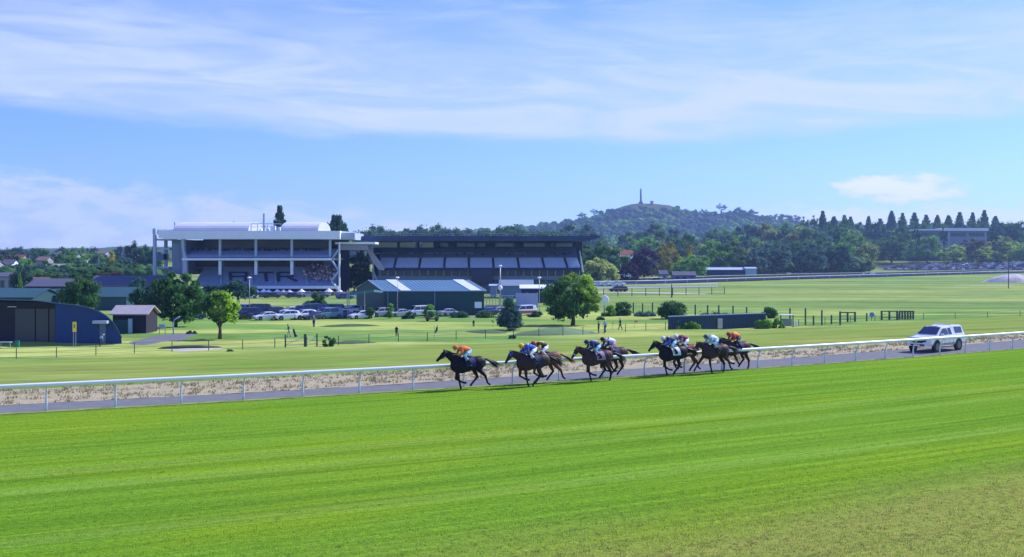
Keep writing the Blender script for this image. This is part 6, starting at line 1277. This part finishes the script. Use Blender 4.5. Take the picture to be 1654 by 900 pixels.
HS = [
 ('black racehorse galloping alone in the lead with the orange clad jockey', 757, 626, 'black', 'plant', 'fold', 'mid', 'trail', .0, (), None, None, CL['navy'], None),
 ('dark racehorse with blue hood, nearer of the pair in second place', 862, 621.5, 'brown', 'fold', 'plant', 'mid', 'fwd', .16, (), None, None, CL['navy'], CL['blue']),
 ('brown racehorse with reddish flowing tail, farther of the pair in second place', 881, 616, 'bay', 'under', 'fold', 'mid', 'trail', .06, (), mat('hair_red', (.16, .045, .04), .5, .2, 6), None, CL['black'], None),
 ('dark bay racehorse with white noseband and blinkers, nearer of the third pair', 966, 613, 'darkbay', 'plant', 'fold', 'mid', 'push', .14, ('noseband', 'blinkers'), None, None, CL['mauve'], None),
 ('dark racehorse with long black tail, farther of the third pair', 991, 606.5, 'brown', 'fold', 'under', 'fwd', 'mid', .02, (), None, None, CL['navy'], None),
 ('black racehorse stretching its head forward, nearer of the fourth pair', 1088, 604, 'black', 'plant', 'fold', 'mid', 'fwd', .03, (), None, None, CL['white'], None),
 ('chestnut rumped racehorse mostly hidden behind the nearer of the fourth pair', 1108, 600, 'bay', 'fold', 'lift', 'trail', 'mid', .06, (), None, None, CL['maroon'], None),
 ('dark racehorse with white noseband and tucked head under the pale blue jockey', 1156, 600, 'brown', 'reach', 'plant', 'push', 'trail', .22, ('noseband',), None, None, CL['black'], None),
 ('dark brown racehorse last in the field', 1192, 594, 'darkbay', 'fold', 'under', 'mid', 'push', .10, (), None, None, CL['navy'], None)]
JK = [('jockey in orange silks and orange cap leading the race', CL['orange'], CL['orange'], CL['orange'], CL['sky'], None, None), ('jockey in blue silks with white sash and yellow cap', CL['blue'], CL['blue'], CL['yellow'], CL['white'], None, CL['white']),
 ('jockey in black and yellow silks with dark red cap behind the blue one', CL['black'], CL['yellow'], CL['red'], CL['white'], CL['yellow'], None), ('jockey in navy silks with pale blue back and navy cap', CL['navy'], CL['navy'], CL['navy'], CL['sky'], CL['sky'], None),
 ('jockey in white silks with navy patches and black cap', CL['white'], CL['navy'], CL['black'], CL['mauve'], None, CL['navy']), ('jockey in navy silks with white stripe and white cap', CL['navy'], CL['blue'], CL['white'], CL['sky'], None, CL['white']),
 ('jockey in maroon silks with mauve sleeves half hidden behind the navy one', CL['maroon'], CL['mauve'], CL['white'], CL['white'], None, None), ('jockey in pale blue and white silks with dark green cap', CL['white'], CL['sky'], CL['green'], CL['sky'], CL['palegreen'], None),
 ('jockey in red orange silks with yellow back and red cap, last of the field', CL['orange'], CL['red'], CL['red'], CL['navy'], CL['yellow'], None)]
for (lab, xp, yp, ct, a, b, c_, d_, nk, ex, tc_, bz_, cm_, hm_), (jl, s1, s2, cp, bq, pt, sa_) in zip(HS, JK):
    X, Y, h_ = place(xp, yp); H_ = horse(lab, X, Y, h_, ct, a, b, c_, d_, nk, ex, tc_, False, cm_, hm_); jockey(jl, H_, s1, s2, cp, bq, -.02, pt, sa_)
# ------------------------------------------------------------------ air
m = MB(); m.box(-3600, 3600, -140, 3480, -8.5, 178); hz = m.build('haze', None); tag(hz, 'thin blue summer haze over the whole place', None, None, 'stuff')
mh = bpy.data.materials.new('air'); mh.use_nodes = True; th = mh.node_tree; th.nodes.clear(); o_ = N(th, 'ShaderNodeOutputMaterial'); v_ = N(th, 'ShaderNodeVolumePrincipled')
v_.inputs['Color'].default_value = (.38, .60, 1, 1); v_.inputs['Density'].default_value = .00013; v_.inputs['Anisotropy'].default_value = .3; th.links.new(v_.outputs[0], o_.inputs['Volume'])
hz.data.materials.clear(); hz.data.materials.append(mh); hz.display_type = 'WIRE'
